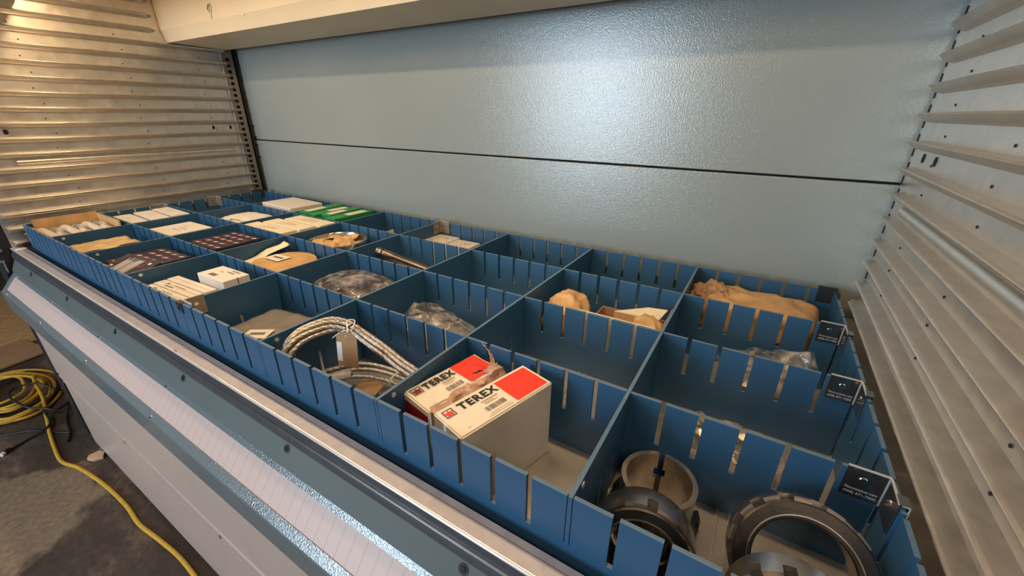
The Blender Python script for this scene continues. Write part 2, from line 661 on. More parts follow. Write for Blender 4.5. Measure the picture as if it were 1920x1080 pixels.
MB().plate(us, vz, upright_fill, 0.0, 0.003, lambda u, v, t: (-0.046 + t + (u - 0.838) * 0.35, u, v)).build('post', MT['darkgalv'], up)
MB().box(-0.058, -0.050, 0.839, 0.903, -0.05, 0.66).build('backing', MT['darkgap'], up)
MB().box(-0.0505, -0.040, 0.829, 0.836, -0.02, 0.65).build('lip', MT['galv_strip'], up, 0.001)
MB().box(-0.040, -0.032, 0.886, 0.894, -0.05, 0.655).build('seal_strip', MT['dark'], up, 0.001)
cl = MB().box(-0.040, -0.010, 0.896, 0.9045, -0.002, 0.002)
clm = cl.mesh('clip', MT['chrome'])
for z in (0.165, 0.225, 0.262, 0.315):
    o = link('clip', clm, up)
    o.location = (0, 0, z)

# canopy above the tray (lower edge of the upper rear fascia)
cn = sempty('trim_2')
MB().prism([(0.620, 1.12), (0.620, 0.690), (0.624, 0.676), (0.631, 0.646), (0.850, 0.641), (0.850, 0.652), (0.640, 0.658), (0.632, 0.69), (0.632, 1.12)],
           -0.049, 2.497).build('sheet', MT['cream'], cn)
sm = MB().disc((0, 0, 0), (0, -1, 0), 0.0045, 0.002, 12).mesh('screw', MT['chrome'])
for x, z in ((-0.015, 0.695), (0.597, 0.688), (1.2, 0.70)):
    o = link('screw', sm, cn)
    o.location = (x, 0.620, z)
# scribbled pencil mark on the canopy
mk = MB()
sc = [(0.372, 0.722), (0.380, 0.738), (0.392, 0.736), (0.388, 0.722), (0.380, 0.714), (0.376, 0.724), (0.384, 0.732), (0.398, 0.739), (0.405, 0.730), (0.398, 0.716), (0.390, 0.706), (0.389, 0.692)]
mk.tube([(x, 0.6197, z) for x, z in sc], 0.0015, 5)
mk.build('pencil_mark', MT['inkgrey'], cn)

ce = MB().box(-0.08, 2.53, -0.06, 0.94, 1.12, 1.14).build('ceiling', MT['cream'])
struct(ce)
hd = sempty('trim_3')
MB().prism([(0.02, 1.12), (0.02, 0.73), (0.16, 0.73), (0.16, 0.722), (0.222, 0.722), (0.222, 0.80), (0.212, 0.80), (0.212, 0.735), (0.16, 0.735), (0.16, 0.745), (0.03, 0.745), (0.03, 1.12)],
           -0.049, 2.497).build('header_sheet', MT['cream'], hd)

# front posts of the opening
for nm, xa, xb in (('trim_4', -0.16, -0.053), ('trim_5', 2.501, 2.61)):
    po = sempty(nm)
    MB().box(xa, xb, -0.088, -0.046, -0.93, 1.12).build('post', MT['dark'], po, 0.002)
    bm_ = MB().disc((0, 0, 0), (1, 0, 0), 0.007, 0.005, 6).mesh('bolt', MT['chrome'])
    if xb < 0:
        for y, z in ((-0.076, -0.087), (-0.070, 0.02)):
            o = link('bolt', bm_, po)
            o.location = (xb, y, z)
        MB().box(xb, xb + 0.012, -0.094, -0.078, -0.128, -0.122).box(xb, xb + 0.004, -0.0835, -0.079, -0.17, -0.128).build('angle_plate', MT['chrome'], po)

# sill: zinc strip with folded bars
s1 = sempty('trim_6')
X0, X1 = -0.052, 2.500
MB().prism([(-0.0185, -0.085), (-0.0475, -0.085), (-0.0490, -0.0865), (-0.0490, -0.089), (-0.024, -0.089), (-0.0185, -0.089)], X0, X1).build('strip', MT['galv_strip'], s1)
MB().prism([(-0.0470, -0.0846), (-0.0492, -0.0846), (-0.0506, -0.0854), (-0.0512, -0.0868), (-0.0506, -0.0884), (-0.0490, -0.0890), (-0.0470, -0.0880)], X0, X1).build('folded_edge', MT['zincglint'], s1, smooth=50)  # gleam of the door light is put into the pale colour
MB().prism([(-0.0488, -0.0880), (-0.0510, -0.104), (-0.0475, -0.105), (-0.045, -0.088)], X0, X1).build('bar', MT['darkbar'], s1)
MB().prism([(-0.0500, -0.104), (-0.0535, -0.1045), (-0.0550, -0.1065), (-0.0555, -0.124), (-0.0530, -0.126), (-0.047, -0.126), (-0.047, -0.104)], X0, X1).build('bar', MT['darkbar'], s1, smooth=50)
MB().box(X0, X1, -0.0290, -0.0280, -0.0852, -0.0848).build('seam', MT['inkgrey'], s1)
MB().box(1.254, 1.268, -0.0480, -0.0465, -0.0853, -0.0846).build('slot', MT['chrome'], s1)
MB().box(0.0, 0.02, -0.046, -0.020, -0.085, -0.080).build('end_block', MT['string'], s1, 0.001)

# sill: grey panel with countersunk screws
s2 = sempty('trim_7')
MB().prism([(-0.0535, -0.126), (-0.0715, -0.1665), (-0.0665, -0.1700), (-0.0485, -0.128)], X0, X1).build('panel', MT['greypanel'], s2)
nrm = Vector((0, -0.0405, 0.0180)).normalized()
cup = MB().lathe([(0.0, 0.0002), (0.0075, 0.0002), (0.0075, 0.0008), (0.0, 0.0008)], 20).mesh('screw_cup', MT['dark'])
hdm = MB().lathe([(0.0, 0.0006), (0.0046, 0.0006), (0.0040, 0.0018), (0.0, 0.0020)], 16).mesh('screw_head', MT['oiled'], smooth=True)
qn = nrm.to_track_quat('Z', 'Y').to_euler()
for k in range(7):
    x = 0.175 + 0.3716 * k
    o = link('screw_cup', cup, s2)
    o.location = (x, -0.0583, -0.1365)
    o.rotation_euler = qn
    link('screw_head', hdm, o)

# slate bezel with dotted pinkish sheet (its own thing)
bz = thing('dotted_sheet_housing', 'long slate blue housing with a dotted pale pink sheet below the tray', 'panel', (1.224, -0.10, -0.30))
off = Vector((-1.224, 0.10, 0.30))


def bzb(mb, name, m, **k):
    mb.xf(Matrix.Translation(off))
    return mb.build(name, m, bz, **k)


def on_slope(t, h=0.0):
    """t 0..1 from inner to outer edge, h out of the face"""
    a = Vector((0, -0.0715, -0.166))
    b = Vector((0, -0.1215, -0.228))
    n = Vector((0, b.z - a.z, -(b.y - a.y))).normalized()
    p = a + (b - a) * t + n * h
    return (p.y, p.z)


BX0, BX1 = -0.030, 2.480
bzb(MB().prism([on_slope(0), on_slope(0.135), on_slope(0.135, -0.002), on_slope(0, -0.004)], BX0, BX1), 'bezel', MT['slate'])
bzb(MB().prism([on_slope(0.78), on_slope(1.0), (-0.1225, -0.232), (-0.120, -0.297), (-0.116, -0.297), (-0.116, -0.238), on_slope(0.78, -0.002)], BX0, BX1), 'bezel', MT['slate'])
for a, b in ((BX0, BX0 + 0.035), (BX1 - 0.035, BX1)):
    bzb(MB().prism([on_slope(0.135), on_slope(0.78), on_slope(0.78, -0.003), on_slope(0.135, -0.003)], a, b), 'bezel', MT['slate'])
bzb(MB().prism([on_slope(0.135, -0.0015), on_slope(0.78, -0.0015), on_slope(0.78, -0.004), on_slope(0.135, -0.004)], BX0 + 0.035, BX1 - 0.035), 'dotted_sheet', MT['lens'])
bzb(MB().prism([(-0.068, -0.172), (-0.116, -0.236), (-0.116, -0.297), (-0.086, -0.297), (-0.068, -0.20)], BX0 + 0.002, BX1 - 0.002), 'body', MT['slate'])
sn = Vector((0, -0.062, 0.050)).normalized()
scr = MB().lathe([(0, 0), (0.0038, 0), (0.0030, 0.0016), (0, 0.0019)], 12).mesh('screw', MT['chrome'], smooth=True)
for k in range(7):
    for t in (0.085, 0.93):
        y, z = on_slope(t)
        o = link('screw', scr, bz)
        o.location = Vector((0.03 + 0.4 * k, y, z)) + off
        o.rotation_euler = sn.to_track_quat('Z', 'Y').to_euler()

# fascia below
wf = sempty('wall_front')
MB().box(-0.03, 2.48, -0.092, -0.078, -0.592, -0.26).build('upper_panel', MT['fascia'], wf, 0.003)
MB().prism([(-0.090, -0.594), (-0.094, -0.596), (-0.094, -0.600), (-0.088, -0.606), (-0.088, -0.945), (-0.076, -0.945), (-0.076, -0.594)], 0.0, 2.48).build('lower_panel', MT['fascia'], wf, smooth=20)
MB().box(0.0, 2.48, -0.060, -0.05, -0.97, -0.94).build('plinth', MT['darkgap'], wf)
fs_ = MB().disc((0, 0, 0), (0, -1, 0), 0.006, 0.003, 14).mesh('screw', MT['chrome'])
for x in (0.039, 0.65, 1.261, 1.87):
    o = link('screw', fs_, wf)
    o.location = (x, -0.092, -0.612)
ft = tag(MB().lathe([(0, 0), (0.014, 0), (0.014, 0.012), (0.006, 0.016), (0.006, 0.05), (0, 0.05)], 16).build('levelling_foot', MT['chrome'], smooth=True),
         'small bright levelling foot under the silver front panel', 'foot')
ft.location = (0.035, -0.078, FZ)

# ------------------------------------------------------------------ the tray
tray = thing('storage_tray', 'long steel tray with slotted blue side walls full of parts', 'tray', (LX / 2, LY / 2, -H))
toff = Matrix.Translation((-LX / 2, -LY / 2, H))


def tb(mb, name, m, **k):
    mb.xf(toff)
    return mb.build(name, m, tray, **k)


def slots(n, p, w=SW):
    r = []
    for k in range(1, n):
        r += [k * p - w / 2, k * p + w / 2]
    return r


def inslot(u, p, w=SW):
    return abs(u - round(u / p) * p) < w / 2


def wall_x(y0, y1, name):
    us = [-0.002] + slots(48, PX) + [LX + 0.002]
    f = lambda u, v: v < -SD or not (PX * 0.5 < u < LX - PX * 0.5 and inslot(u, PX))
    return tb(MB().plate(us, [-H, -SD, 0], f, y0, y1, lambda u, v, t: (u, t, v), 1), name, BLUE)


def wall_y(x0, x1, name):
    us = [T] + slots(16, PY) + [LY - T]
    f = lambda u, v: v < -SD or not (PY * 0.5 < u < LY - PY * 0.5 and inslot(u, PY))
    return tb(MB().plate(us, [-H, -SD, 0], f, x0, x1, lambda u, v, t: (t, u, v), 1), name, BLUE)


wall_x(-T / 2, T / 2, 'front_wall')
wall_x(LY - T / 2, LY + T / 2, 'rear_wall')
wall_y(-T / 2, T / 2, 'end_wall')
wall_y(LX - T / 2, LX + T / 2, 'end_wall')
tb(MB().box(-0.012, LX + 0.012, -0.010, LY + 0.010, -H - 0.004, -H), 'floor_plate', MT['tray_floor'])
rb = MB()
rib = MB().box(-0.002, 0.002, 0.006, LY - 0.006, 0, 0.0022).mesh('floor_rib', MT['tray_floor'])
for c in range(NX):
    for dx in (0.150, 0.166):
        o = link('floor_rib', rib, tray)
        o.location = (c * W + dx - LX / 2, -LY / 2, 0)
tb(MB().box(-0.012, LX + 0.012, -0.0125, -0.0060, -H, -0.112), 'flange', MT['darkbar'])  # dark colour stands for the shade in the gap behind the sill strip
tb(MB().box(-0.012, LX + 0.012, LY + 0.006, LY + 0.012, -H, -0.112), 'flange', MT['darkbar'])
for x in (0.0, LX):
    s_ = 1 if x == 0 else -1
    a = sorted((x - 0.004 * s_, x + 0.034 * s_))
    b = sorted((x - 0.004 * s_, x + 0.001 * s_))
    cap = MB().box(a[0], a[1], LY - 0.0035, LY + 0.005, -0.034, 0.006).box(b[0], b[1], LY - 0.05, LY - 0.0035, -0.034, 0.006)
    tb(cap, 'corner_cap', MT['dark'], bevel=0.001)

# ------------------------------------------------------------------ dividers
LONGLAB = ['slotted long blue divider nearest the front wall of the tray',
           'slotted long blue divider along the middle of the tray',
           'slotted long blue divider nearest the rear wall of the tray']
longd = []
for j in (1, 2, 3):
    o = thing('long_divider', LONGLAB[j - 1], 'divider', (LX / 2, j * RY, -H), 0, 'long slotted dividers in the tray')
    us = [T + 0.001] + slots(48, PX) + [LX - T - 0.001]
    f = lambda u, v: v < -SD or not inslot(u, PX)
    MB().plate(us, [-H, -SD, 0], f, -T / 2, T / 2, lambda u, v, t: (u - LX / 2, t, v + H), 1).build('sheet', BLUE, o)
    longd.append(o)
CROSSLAB = ['plain blue cross divider at the right, beside the steel rings',
            'plain blue cross divider between the coiled wire rope and the boxes printed TEREX',
            'plain blue cross divider between the wire rope and the grey film bag',
            'plain blue cross divider with a steel front clip, right of the white cartons',
            'plain blue cross divider between the white cartons and the navy cartons at the front',
            'plain blue cross divider between the navy cartons and the long straw coloured parcel',
            'plain blue cross divider at the far left, beside the open cardboard box']
crossd = {}
cus = [-T / 2]
for k in range(0, 17):
    cus += [k * PY - SW / 2, k * PY + SW / 2]
cus = [-T / 2] + [u for u in cus[1:] if -T / 2 < u < LY + T / 2] + [LY + T / 2]
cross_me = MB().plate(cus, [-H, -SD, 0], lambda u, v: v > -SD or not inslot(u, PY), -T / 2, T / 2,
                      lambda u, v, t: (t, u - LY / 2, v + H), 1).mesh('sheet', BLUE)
hole_disc = MB().disc((0, 0, 0), (1, 0, 0), 0.0042, 0.0014, 12).mesh('rivet_hole_disc', MT['zincglint'])  # bright disc stands for light seen through a round hole
for n_, i in enumerate(range(7, 0, -1)):
    o = thing('cross_divider', CROSSLAB[n_], 'divider', (i * W, LY / 2, -H), 0, 'plain cross dividers in the tray')
    link('sheet', cross_me, o)
    if i != 4:
        r = link('rivet_hole_disc', hole_disc, o)
        r.location = (T / 2, 0.029 - LY / 2, H - 0.010)
    crossd[i] = o


# steel angle clips: arm along local +u on the divider face, second arm along the tray wall with a hook over it
def clip(parent, origin, du, dn, hook=True, lettering=False, m='bracket'):
    """origin: corner at the top, world; du: unit vector along divider away from the wall; dn: along the wall away from divider"""
    du, dn = Vector(du), Vector(dn)
    up_ = Vector((0, 0, 1))
    base = Vector(parent.location)
    R3 = Matrix((du, dn, up_)).transposed().to_4x4()
    Mx = Matrix.Translation(Vector(origin) - base) @ R3
    t = 0.0016
    mb = MB()
    mb.box(0, 0.040, 0, t, -0.040, 0.004)            # arm on the divider
    mb.box(0, t, 0, 0.042, -0.040, 0.004)            # arm on the wall
    mb.xf(Mx)
    o = mb.build('bracket', MT[m], parent, 0.0004, seg=1)
    for rm in (MB().box(0.0012, 0.040, -0.0002, t + 0.0006, 0.0032, 0.0048), MB().box(-0.0002, t + 0.0006, t + 0.0007, 0.042, 0.0032, 0.0048), MB().box(t, t + 0.0009, t, t + 0.0009, -0.0398, 0.0030)):
        rm.xf(Mx)
        rm.build('edge', MT['zincglint'], o)  # added bright strips stand for glints on the bevelled bracket edges
    if hook:
        h = MB().box(-T - 0.0030, 0.0016, 0.026, 0.042, 0.0032, 0.0050).box(-T - 0.0030, -T - 0.0014, 0.026, 0.042, -0.016, 0.004)
        h.xf(Mx)
        h.build('hook', MT['chrome'], o)
    for d in (MB().disc((0.022, t, -0.013), (0, 1, 0), 0.0045, 0.0012, 14), MB().disc((t, 0.022, -0.013), (1, 0, 0), 0.004, 0.0010, 14)):
        d.xf(Mx)
        d.build('rivet_hole_disc', MT['chrome'], o)
    if lettering:
        # lettering reads from the free end towards the wall: +x of text = -du
        for body, zz, hh in (('Flexcontainer.com', -0.0285, 0.0052), ('(908) 871-7000', -0.0350, 0.0052)):
            tm = text_mb(body, hh, 0.0, 1.0)
            wd = max(v[0] for v in tm.v)
            tm.xf(Matrix.Scale(0.031 / wd, 4, (1, 0, 0)))
            tm.xf(Matrix(((-1, 0, 0, 0.0365), (0, 0, 0, t + 0.0003), (0, 1, 0, zz), (0, 0, 0, 1))))
            tm.xf(Mx)
            tm.build('lettering', MT['etch'], o)
    return o


for j, o in zip((1, 2, 3), longd):
    clip(o, (LX - T / 2 - 0.0004, j * RY - T / 2 - 0.0003, 0.001), (-1, 0, 0), (0, -1, 0), True, True)
    clip(o, (T / 2 + 0.0004, j * RY - T / 2 - 0.0003, 0.001), (1, 0, 0), (0, -1, 0), True, False, 'bracket2')
clip(crossd[4], (4 * W + T / 2 + 0.0003, LY - T / 2 - 0.0004, 0.001), (0, -1, 0), (1, 0, 0), False, False, 'bracket2')
clip(crossd[4], (4 * W + T / 2 + 0.0003, T / 2 + 0.0004, 0.001), (0, 1, 0), (1, 0, 0), False, False, 'bracket2')
hk = MB().box(4 * W - 0.012, 4 * W + 0.010, -T / 2 - 0.003, T / 2 + 0.002, 0.0004, 0.0022).box(4 * W - 0.012, 4 * W + 0.010, -T / 2 - 0.003, -T / 2 - 0.0012, -0.022, 0.001)
hk.xf(Matrix.Translation(-Vector(crossd[4].location)))
hko = hk.build('hook', MT['bracket'], crossd[4])
hs = MB().disc((4 * W - 0.002, -T / 2 - 0.003, -0.011), (0, -1, 0), 0.004, 0.0012, 12)
hs.xf(Matrix.Translation(-Vector(crossd[4].location)))
hs.build('screw', MT['dark'], hko)

# ------------------------------------------------------------------ contents
FL = -H   # tray floor


def carton(name, label, cat, cx, cy, lx, ly, ztop, rz, m, group=None, z0=FL, bev=0.0015):
    o = thing(name, label, cat, (cx, cy, z0), rz, group)
    MB().box(-lx / 2, lx / 2, -ly / 2, ly / 2, 0, ztop - z0).build('body', m, o, bev)
    return o


def prints(o, rects, h, m, name='print'):
    """flat printed marks on the top face at local height h: (x,y,w,d)"""
    mb = MB()
    for x, y, w_, d_ in rects:
        mb.add([(x, y, h), (x + w_, y, h), (x + w_, y + d_, h), (x, y + d_, h)], [(0, 1, 2, 3)])
    return mb.build(name, m, o)


def seam(o, lx, ly, h, along='x'):
    if along == 'x':
        return prints(o, [(-lx / 2, -0.0006, lx, 0.0012)], h + 0.0003, MT['inktan'], 'lid_seam')
    return prints(o, [(-0.0006, -ly / 2, 0.0012, ly)], h + 0.0003, MT['inktan'], 'lid_seam')


# ---- the two TEREX boxes
def terex(label, corner, ang, wd, ln, ztop, worn):
    """corner: front-left top corner; length runs along local +y, width along local +x"""
    o = thing('parts_box', label, 'box', (corner[0], corner[1], FL), ang, 'red and white parts boxes in the front row')
    h = ztop - FL
    mb = MB()
    mb.box(0, wd, 0, ln, 0, h)
    mb.mi = [1, 0, 2 if worn else 1, 1, 1, 1]
    b = mb.build('body', [MT['whitewash'], MT['packtape'] if worn else MT['boxside'], MT['boxside']], o)
    bm = bmesh.new()
    bm.from_mesh(b.data)
    bmesh.ops.bevel(bm, geom=list(bm.edges), offset=0.0022, segments=2, affect='EDGES')
    if worn:
        bmesh.ops.subdivide_edges(bm, edges=list(bm.edges), cuts=5, use_grid_fill=True)
        for v in bm.verts:
            k = noise.noise(v.co * 40) * 0.0016
            v.co += Vector((k, 0, noise.noise(v.co * 30 + Vector((9, 2, 1))) * 0.0014))
    bm.to_mesh(b.data)
    bm.free()
    top = h + (0.0016 if worn else 0.0004)
    # red patch at the far end
    y0, y1 = (ln * 0.60, ln * 0.965)
    x0 = wd * 0.10 if not worn else wd * 0.06
    x1 = wd * 0.93 if not worn else wd * 0.86
    prints(o, [(x0, y0, x1 - x0, y1 - y0)], top, MT['red'], 'red_patch')
    # lettering: reads away from the viewer, letter tops towards -x
    tm = text_mb('TEREX', 0.0205, 0.00085, 1.0)
    wdt = max(v[0] for v in tm.v)
    tm.xf(Matrix.Scale(ln * 0.40 / wdt, 4, (1, 0, 0)))
    tm.xf(Matrix(((0, -1, 0, wd * 0.345), (1, 0, 0, ln * 0.185), (0, 0, 1, top + 0.0002), (0, 0, 0, 1))))
    tm.build('lettering', MT['ink'], o)
    # emblem: outlined square with a red crest
    ex, ey, es = wd * 0.12, ln * 0.045, wd * 0.25
    fr = MB()
    q = 0.0013
    for a in ((ex, ey, es, q), (ex, ey + es - q, es, q), (ex, ey, q, es), (ex + es - q, ey, q, es)):
        fr.add([(a[0], a[1], top + .0002), (a[0] + a[2], a[1], top + .0002), (a[0] + a[2], a[1] + a[3], top + .0002), (a[0], a[1] + a[3], top + .0002)], [(0, 1, 2, 3)])
    em = fr.build('emblem_frame', MT['ink'], o)
    cr = MB()

    def E(u, v):   # u along text, v up
        return (ex + es - es * v, ey + es * u, top + 0.0003)
    cr.add([E(.16, .16), E(.84, .16), E(.84, .34), E(.16, .34)], [(0, 1, 2, 3)])
    cr.add([E(.16, .40), E(.84, .40), E(.90, .78), E(.68, .58), E(.50, .86), E(.32, .58), E(.10, .78)], [(0, 1, 5), (1, 2, 3), (1, 3, 5), (0, 5, 6), (3, 4, 5)])
    cr.build('emblem_crest', MT['darkred'] if worn else MT['red'], em)
    # barcode and address lines
    bars = []
    yy = ln * 0.33
    rr = random.Random(3)
    while yy < ln * 0.53:
        t = rr.choice((0.0006, 0.001, 0.0016))
        bars.append((wd * 0.62, yy, wd * 0.15, t))
        yy += t + rr.choice((0.0006, 0.0009, 0.0014))
    prints(o, bars, top + 0.0002, MT['inkgrey'], 'barcode')
    lines = [(wd * 0.42, ln * 0.36, 0.0022, ln * 0.17), (wd * 0.49, ln * 0.37, 0.0010, ln * 0.10), (wd * 0.53, ln * 0.37, 0.0010, ln * 0.13),
             (wd * 0.84, ln * 0.33, 0.0008, ln * 0.22), (wd * 0.90, ln * 0.30, 0.0008, ln * 0.26), (wd * 0.86, ln * 0.10, 0.0008, ln * 0.03)]
    for ln_ in lines:
        prints(o, [ln_], top + 0.0002, MT['inktan'], 'address_line')
    return o, top


tA, topA = terex('worn red and white box printed TEREX with torn tape, beside the wire rope', (1.834, 0.050), -0.20, 0.070, 0.152, -0.020, True)
prints(tA, [], 0, MT['darkred'])if False else None
mb = MB()
mb.add([(0.005, -0.0006, 0.018), (0.066, -0.0006, 0.018), (0.066, -0.0006, topA - 0.012), (0.005, -0.0006, topA - 0.012)], [(0, 1, 2, 3)])
mb.build('end_print', MT['darkred'], tA)
# torn tape and crumpled paper along its right edge
mb = MB()
nu, nv = 26, 7
for i in range(nu + 1):
    for j in range(nv + 1):
        u, v = i / nu, j / nv
        y = 0.006 + u * 0.144
        a = v * 1.5
        r = 0.009 + (0.001 + 0.009 * u * u) * (0.5 + 0.5 * math.sin(v * 3.0))
        x = 0.063 + r * math.sin(a) + 0.008 * v
        z = topA - 0.024 + r * 1.7 * math.cos(a * 0.9) + 0.006
        nn = noise.noise_vector(Vector((u * 9, v * 3, 1.3))) * (0.003 + 0.010 * u)
        mb.v.append((x + nn.x, y + nn.y, z + nn.z))
for i in range(nu):
    for j in range(nv):
        a = i * (nv + 1) + j
        mb.f.append((a, a + 1, a + nv + 2, a + nv + 1))
        mb.mi.append(0)
tt = mb.build('torn_tape', MT['packtape'], tA)
sd = tt.modifiers.new('solid', 'SOLIDIFY')
sd.thickness = 0.0006
# twisted tape end that sticks up
pts = []
for i in range(15):
    u = i / 14
    pts.append((0.066 - 0.020 * u * u + 0.003 * math.sin(u * 5), 0.122 + 0.016 * math.sin(u * 2.2), topA + 0.004 + 0.040 * u))
mb = MB()
L = len(pts)
for i, p in enumerate(pts):
    wdt = 0.0085 * (1 - 0.55 * i / L)
    a = 0.5 + i * 0.16
    d = Vector((math.cos(a) * wdt, math.sin(a) * wdt * 0.6, 0.0015 * (-1) ** i))
    mb.v += [tuple(Vector(p) - d), tuple(Vector(p) + d)]
for i in range(L - 1):
    mb.f.append((2 * i, 2 * i + 1, 2 * i + 3, 2 * i + 2))
    mb.mi.append(0)
te = mb.build('twisted_tape_end', MT['packtape'], tA)
sd = te.modifiers.new('solid', 'SOLIDIFY')
sd.thickness = 0.001
# dark tear on the red patch
mb = MB()
mb.add([(0.044, 0.104, topA + .0006), (0.050, 0.112, topA + .0006), (0.052, 0.126, topA + .0006), (0.046, 0.122, topA + .0006), (0.047, 0.116, topA + .0006)], [(0, 1, 2, 3, 4)])
mb.build('tear', MT['ink'], tA)

tB, topB = terex('clean red and white box printed TEREX, nearest the right cross divider', (1.920, 0.026), -0.265, 0.0665, 0.178, -0.006, False)

# ---- steel rings and sleeve, front right
def ring_part(o, prof, name, m, n=72, cut=None):
    mb = MB().lathe(prof, n)
    return mb.build(name, m, o, smooth=35)


def notch_ring(mb, ri, ro, z0, z1, nn, depth, nw):
    """ring about z with nn notches in its outer edge over z0..z1"""
    seg = nn * 8
    half = nw / ro / 2
    angs = []
    for k in range(nn):
        c = 2 * PI * k / nn
        angs += [(c - half, 0), (c - half, 1), (c + half, 1), (c + half, 0)]
        for q in range(1, 6):
            angs.append((c + half + (2 * PI / nn - 2 * half) * q / 6, 0))
    vs, fs = [], []
    for a, d in angs:
        r = ro - (depth if d else 0)
        for rr, z in ((ri, z0), (r, z0), (r, z1), (ri, z1)):
            vs.append((rr * math.cos(a), rr * math.sin(a), z))
    n = len(angs)
    for i in range(n):
        j = (i + 1) % n
        for k in range(4):
            k2 = (k + 1) % 4
            fs.append((i * 4 + k, j * 4 + k, j * 4 + k2, i * 4 + k2))
    return mb.add(vs, fs)


def lay(o, c, nvec, spin=0.0):
    q = Vector(nvec).normalized().to_track_quat('Z', 'Y')
    o.location = c
    o.rotation_mode = 'QUATERNION'
    o.rotation_quaternion = q @ Matrix.Rotation(spin, 4, 'Z').to_quaternion()


# split adapter sleeve standing upright
sv = thing('split_sleeve', 'upright split steel sleeve with a keyhole slot, behind the leaning lock nut', 'sleeve', (2.2125, 0.141, FL))
RO, RI, HS = 0.0490, 0.0425, 0.083
gap, key = 0.0085, 0.018
n = 96
mb = MB()
c0 = PI / 2 + 0.12
for lvl, (za, zb, hw) in enumerate(((0.0, 0.040, gap / 2), (0.040, 0.058, key / 2), (0.058, HS, gap / 2))):
    a0 = c0 + hw / RO
    a1 = c0 + 2 * PI - hw / RO
    mb.lathe([(RI, za), (RO, za), (RO, zb), (RI, zb)], n, a0, a1)
mb.build('barrel', MT['steel'], sv, smooth=40)
# collar nut low on the sleeve
mb = MB()
notch_ring(mb, 0.0478, 0.0600, 0.004, 0.030, 12, 0.005, 0.010)
mb.build('lock_collar', MT['oiled'], sv)


def locknut(label, c, nvec, ro, rs, ri, th, spin, m1, m2, fz, nn=12):
    """fz: extent of the notched flange along the axis, as fractions of the thickness"""
    o = thing('lock_nut', label, 'ring', c, 0, 'notched steel lock nuts')
    lay(o, c, nvec, spin)
    MB().lathe([(ri + 0.001, -th * 0.5), (ro - 0.001, -th * 0.5), (ro, -th * 0.46), (ro, th * fz[0]), (ri + 0.001, th * fz[0])], 96).build('back_ring', m1, o, smooth=30)
    mb = MB()
    notch_ring(mb, ri + 0.001, ro, th * fz[0], th * fz[1], nn, ro * 0.11, ro * 0.20)
    mb.build('notched_flange', m1, o)
    MB().lathe([(ri + 0.002, th * fz[0] + 0.0004), (ro * 0.896, th * fz[0] + 0.0004), (ro * 0.896, th * fz[1] - 0.0004), (ri + 0.002, th * fz[1] - 0.0004)], 72).build('notch_shade', MT['dark'], o)  # black ring paints the shade at the bottom of the notches
    MB().lathe([(ri, th * fz[1]), (rs, th * fz[1]), (rs, th * 0.46), (rs - 0.0016, th * 0.5), (ri + 0.005, th * 0.5), (ri, th * 0.38)], 96).build('front_ring', m2, o, smooth=30)
    MB().lathe([(ri - 0.0004, th * 0.36), (ri + 0.0044, th * 0.507), (ri + 0.0058, th * 0.507), (ri + 0.0058, th * 0.36)], 96).build('bore_chamfer', MT['steel'], o, smooth=40)
    return o


locknut('dark notched lock nut leaning in front of the split sleeve', (2.216, 0.053, -0.091), (0.14, -0.93, 0.34), 0.0600, 0.0580, 0.040, 0.050, 0.25, MT['steel'], MT['oiled'], (0.0, 0.33), 10)
locknut('large dark notched lock nut leaning back near the right end wall', (2.373, 0.116, -0.080), (0.03, -0.80, 0.60), 0.0720, 0.0680, 0.0490, 0.044, 0.12, MT['steel2'], MT['oiled'], (-0.12, 0.22), 14)
locknut('dark notched lock nut at the bottom edge, in front of the large lock nut', (2.362, 0.040, -0.078), (0.02, -0.95, 0.30), 0.0590, 0.0545, 0.041, 0.040, 0.20, MT['steel'], MT['steel2'], (-0.02, 0.30), 12)

# ---- wire rope coil with tags
wr = thing('wire_rope_coil', 'coil of braided steel wire rope with a hanging brown tag', 'wire rope', (1.69, 0.10, FL))
wo = Vector((1.69, 0.10, FL))


def spline(ctrl, n):
    """Catmull-Rom through ctrl"""
    c = [Vector(p) for p in ctrl]
    c = [c[0] * 2 - c[1]] + c + [c[-1] * 2 - c[-2]]
    out = []
    for i in range(1, len(c) - 2):
        for k in range(n):
            t = k / n
            p0, p1, p2, p3 = c[i - 1:i + 3]
            out.append(0.5 * ((2 * p1) + (p2 - p0) * t + (2 * p0 - 5 * p1 + 4 * p2 - p3) * t * t + (3 * p1 - p0 - 3 * p2 + p3) * t ** 3))
    out.append(c[-2])
    return out


arch = [(1.580, 0.018, -0.095), (1.568, 0.020, -0.050), (1.564, 0.024, -0.012), (1.561, 0.041, 0.000), (1.558, 0.066, 0.004), (1.566, 0.100, 0.006), (1.579, 0.121, 0.004), (1.607, 0.134, -0.004), (1.655, 0.136, -0.018), (1.698, 0.136, -0.030), (1.742, 0.133, -0.042), (1.782, 0.134, -0.056), (1.812, 0.128, -0.085), (1.820, 0.115, -0.120)]
for dx, dy, dz in ((0, 0.004, 0), (0.008, -0.004, -0.001), (0.016, -0.012, -0.006), (0.005, 0.011, -0.009), (0.022, -0.007, -0.014)):
    pts = [(x + dx * (1 if x < 1.62 else 0.2), y + dy, z + dz) for x, y, z in arch]
    MB().tube([p - wo for p in spline(pts, 22)], 0.0041, 18, twist=520, lobes=6, amp=0.13).build('strand', MT['rope'], wr, smooth=60)
low = [(1.552, 0.060, -0.140), (1.556, 0.087, -0.112), (1.570, 0.108, -0.107), (1.596, 0.133, -0.102), (1.635, 0.154, -0.101), (1.680, 0.168, -0.107), (1.724, 0.174, -0.117), (1.775, 0.170, -0.140)]
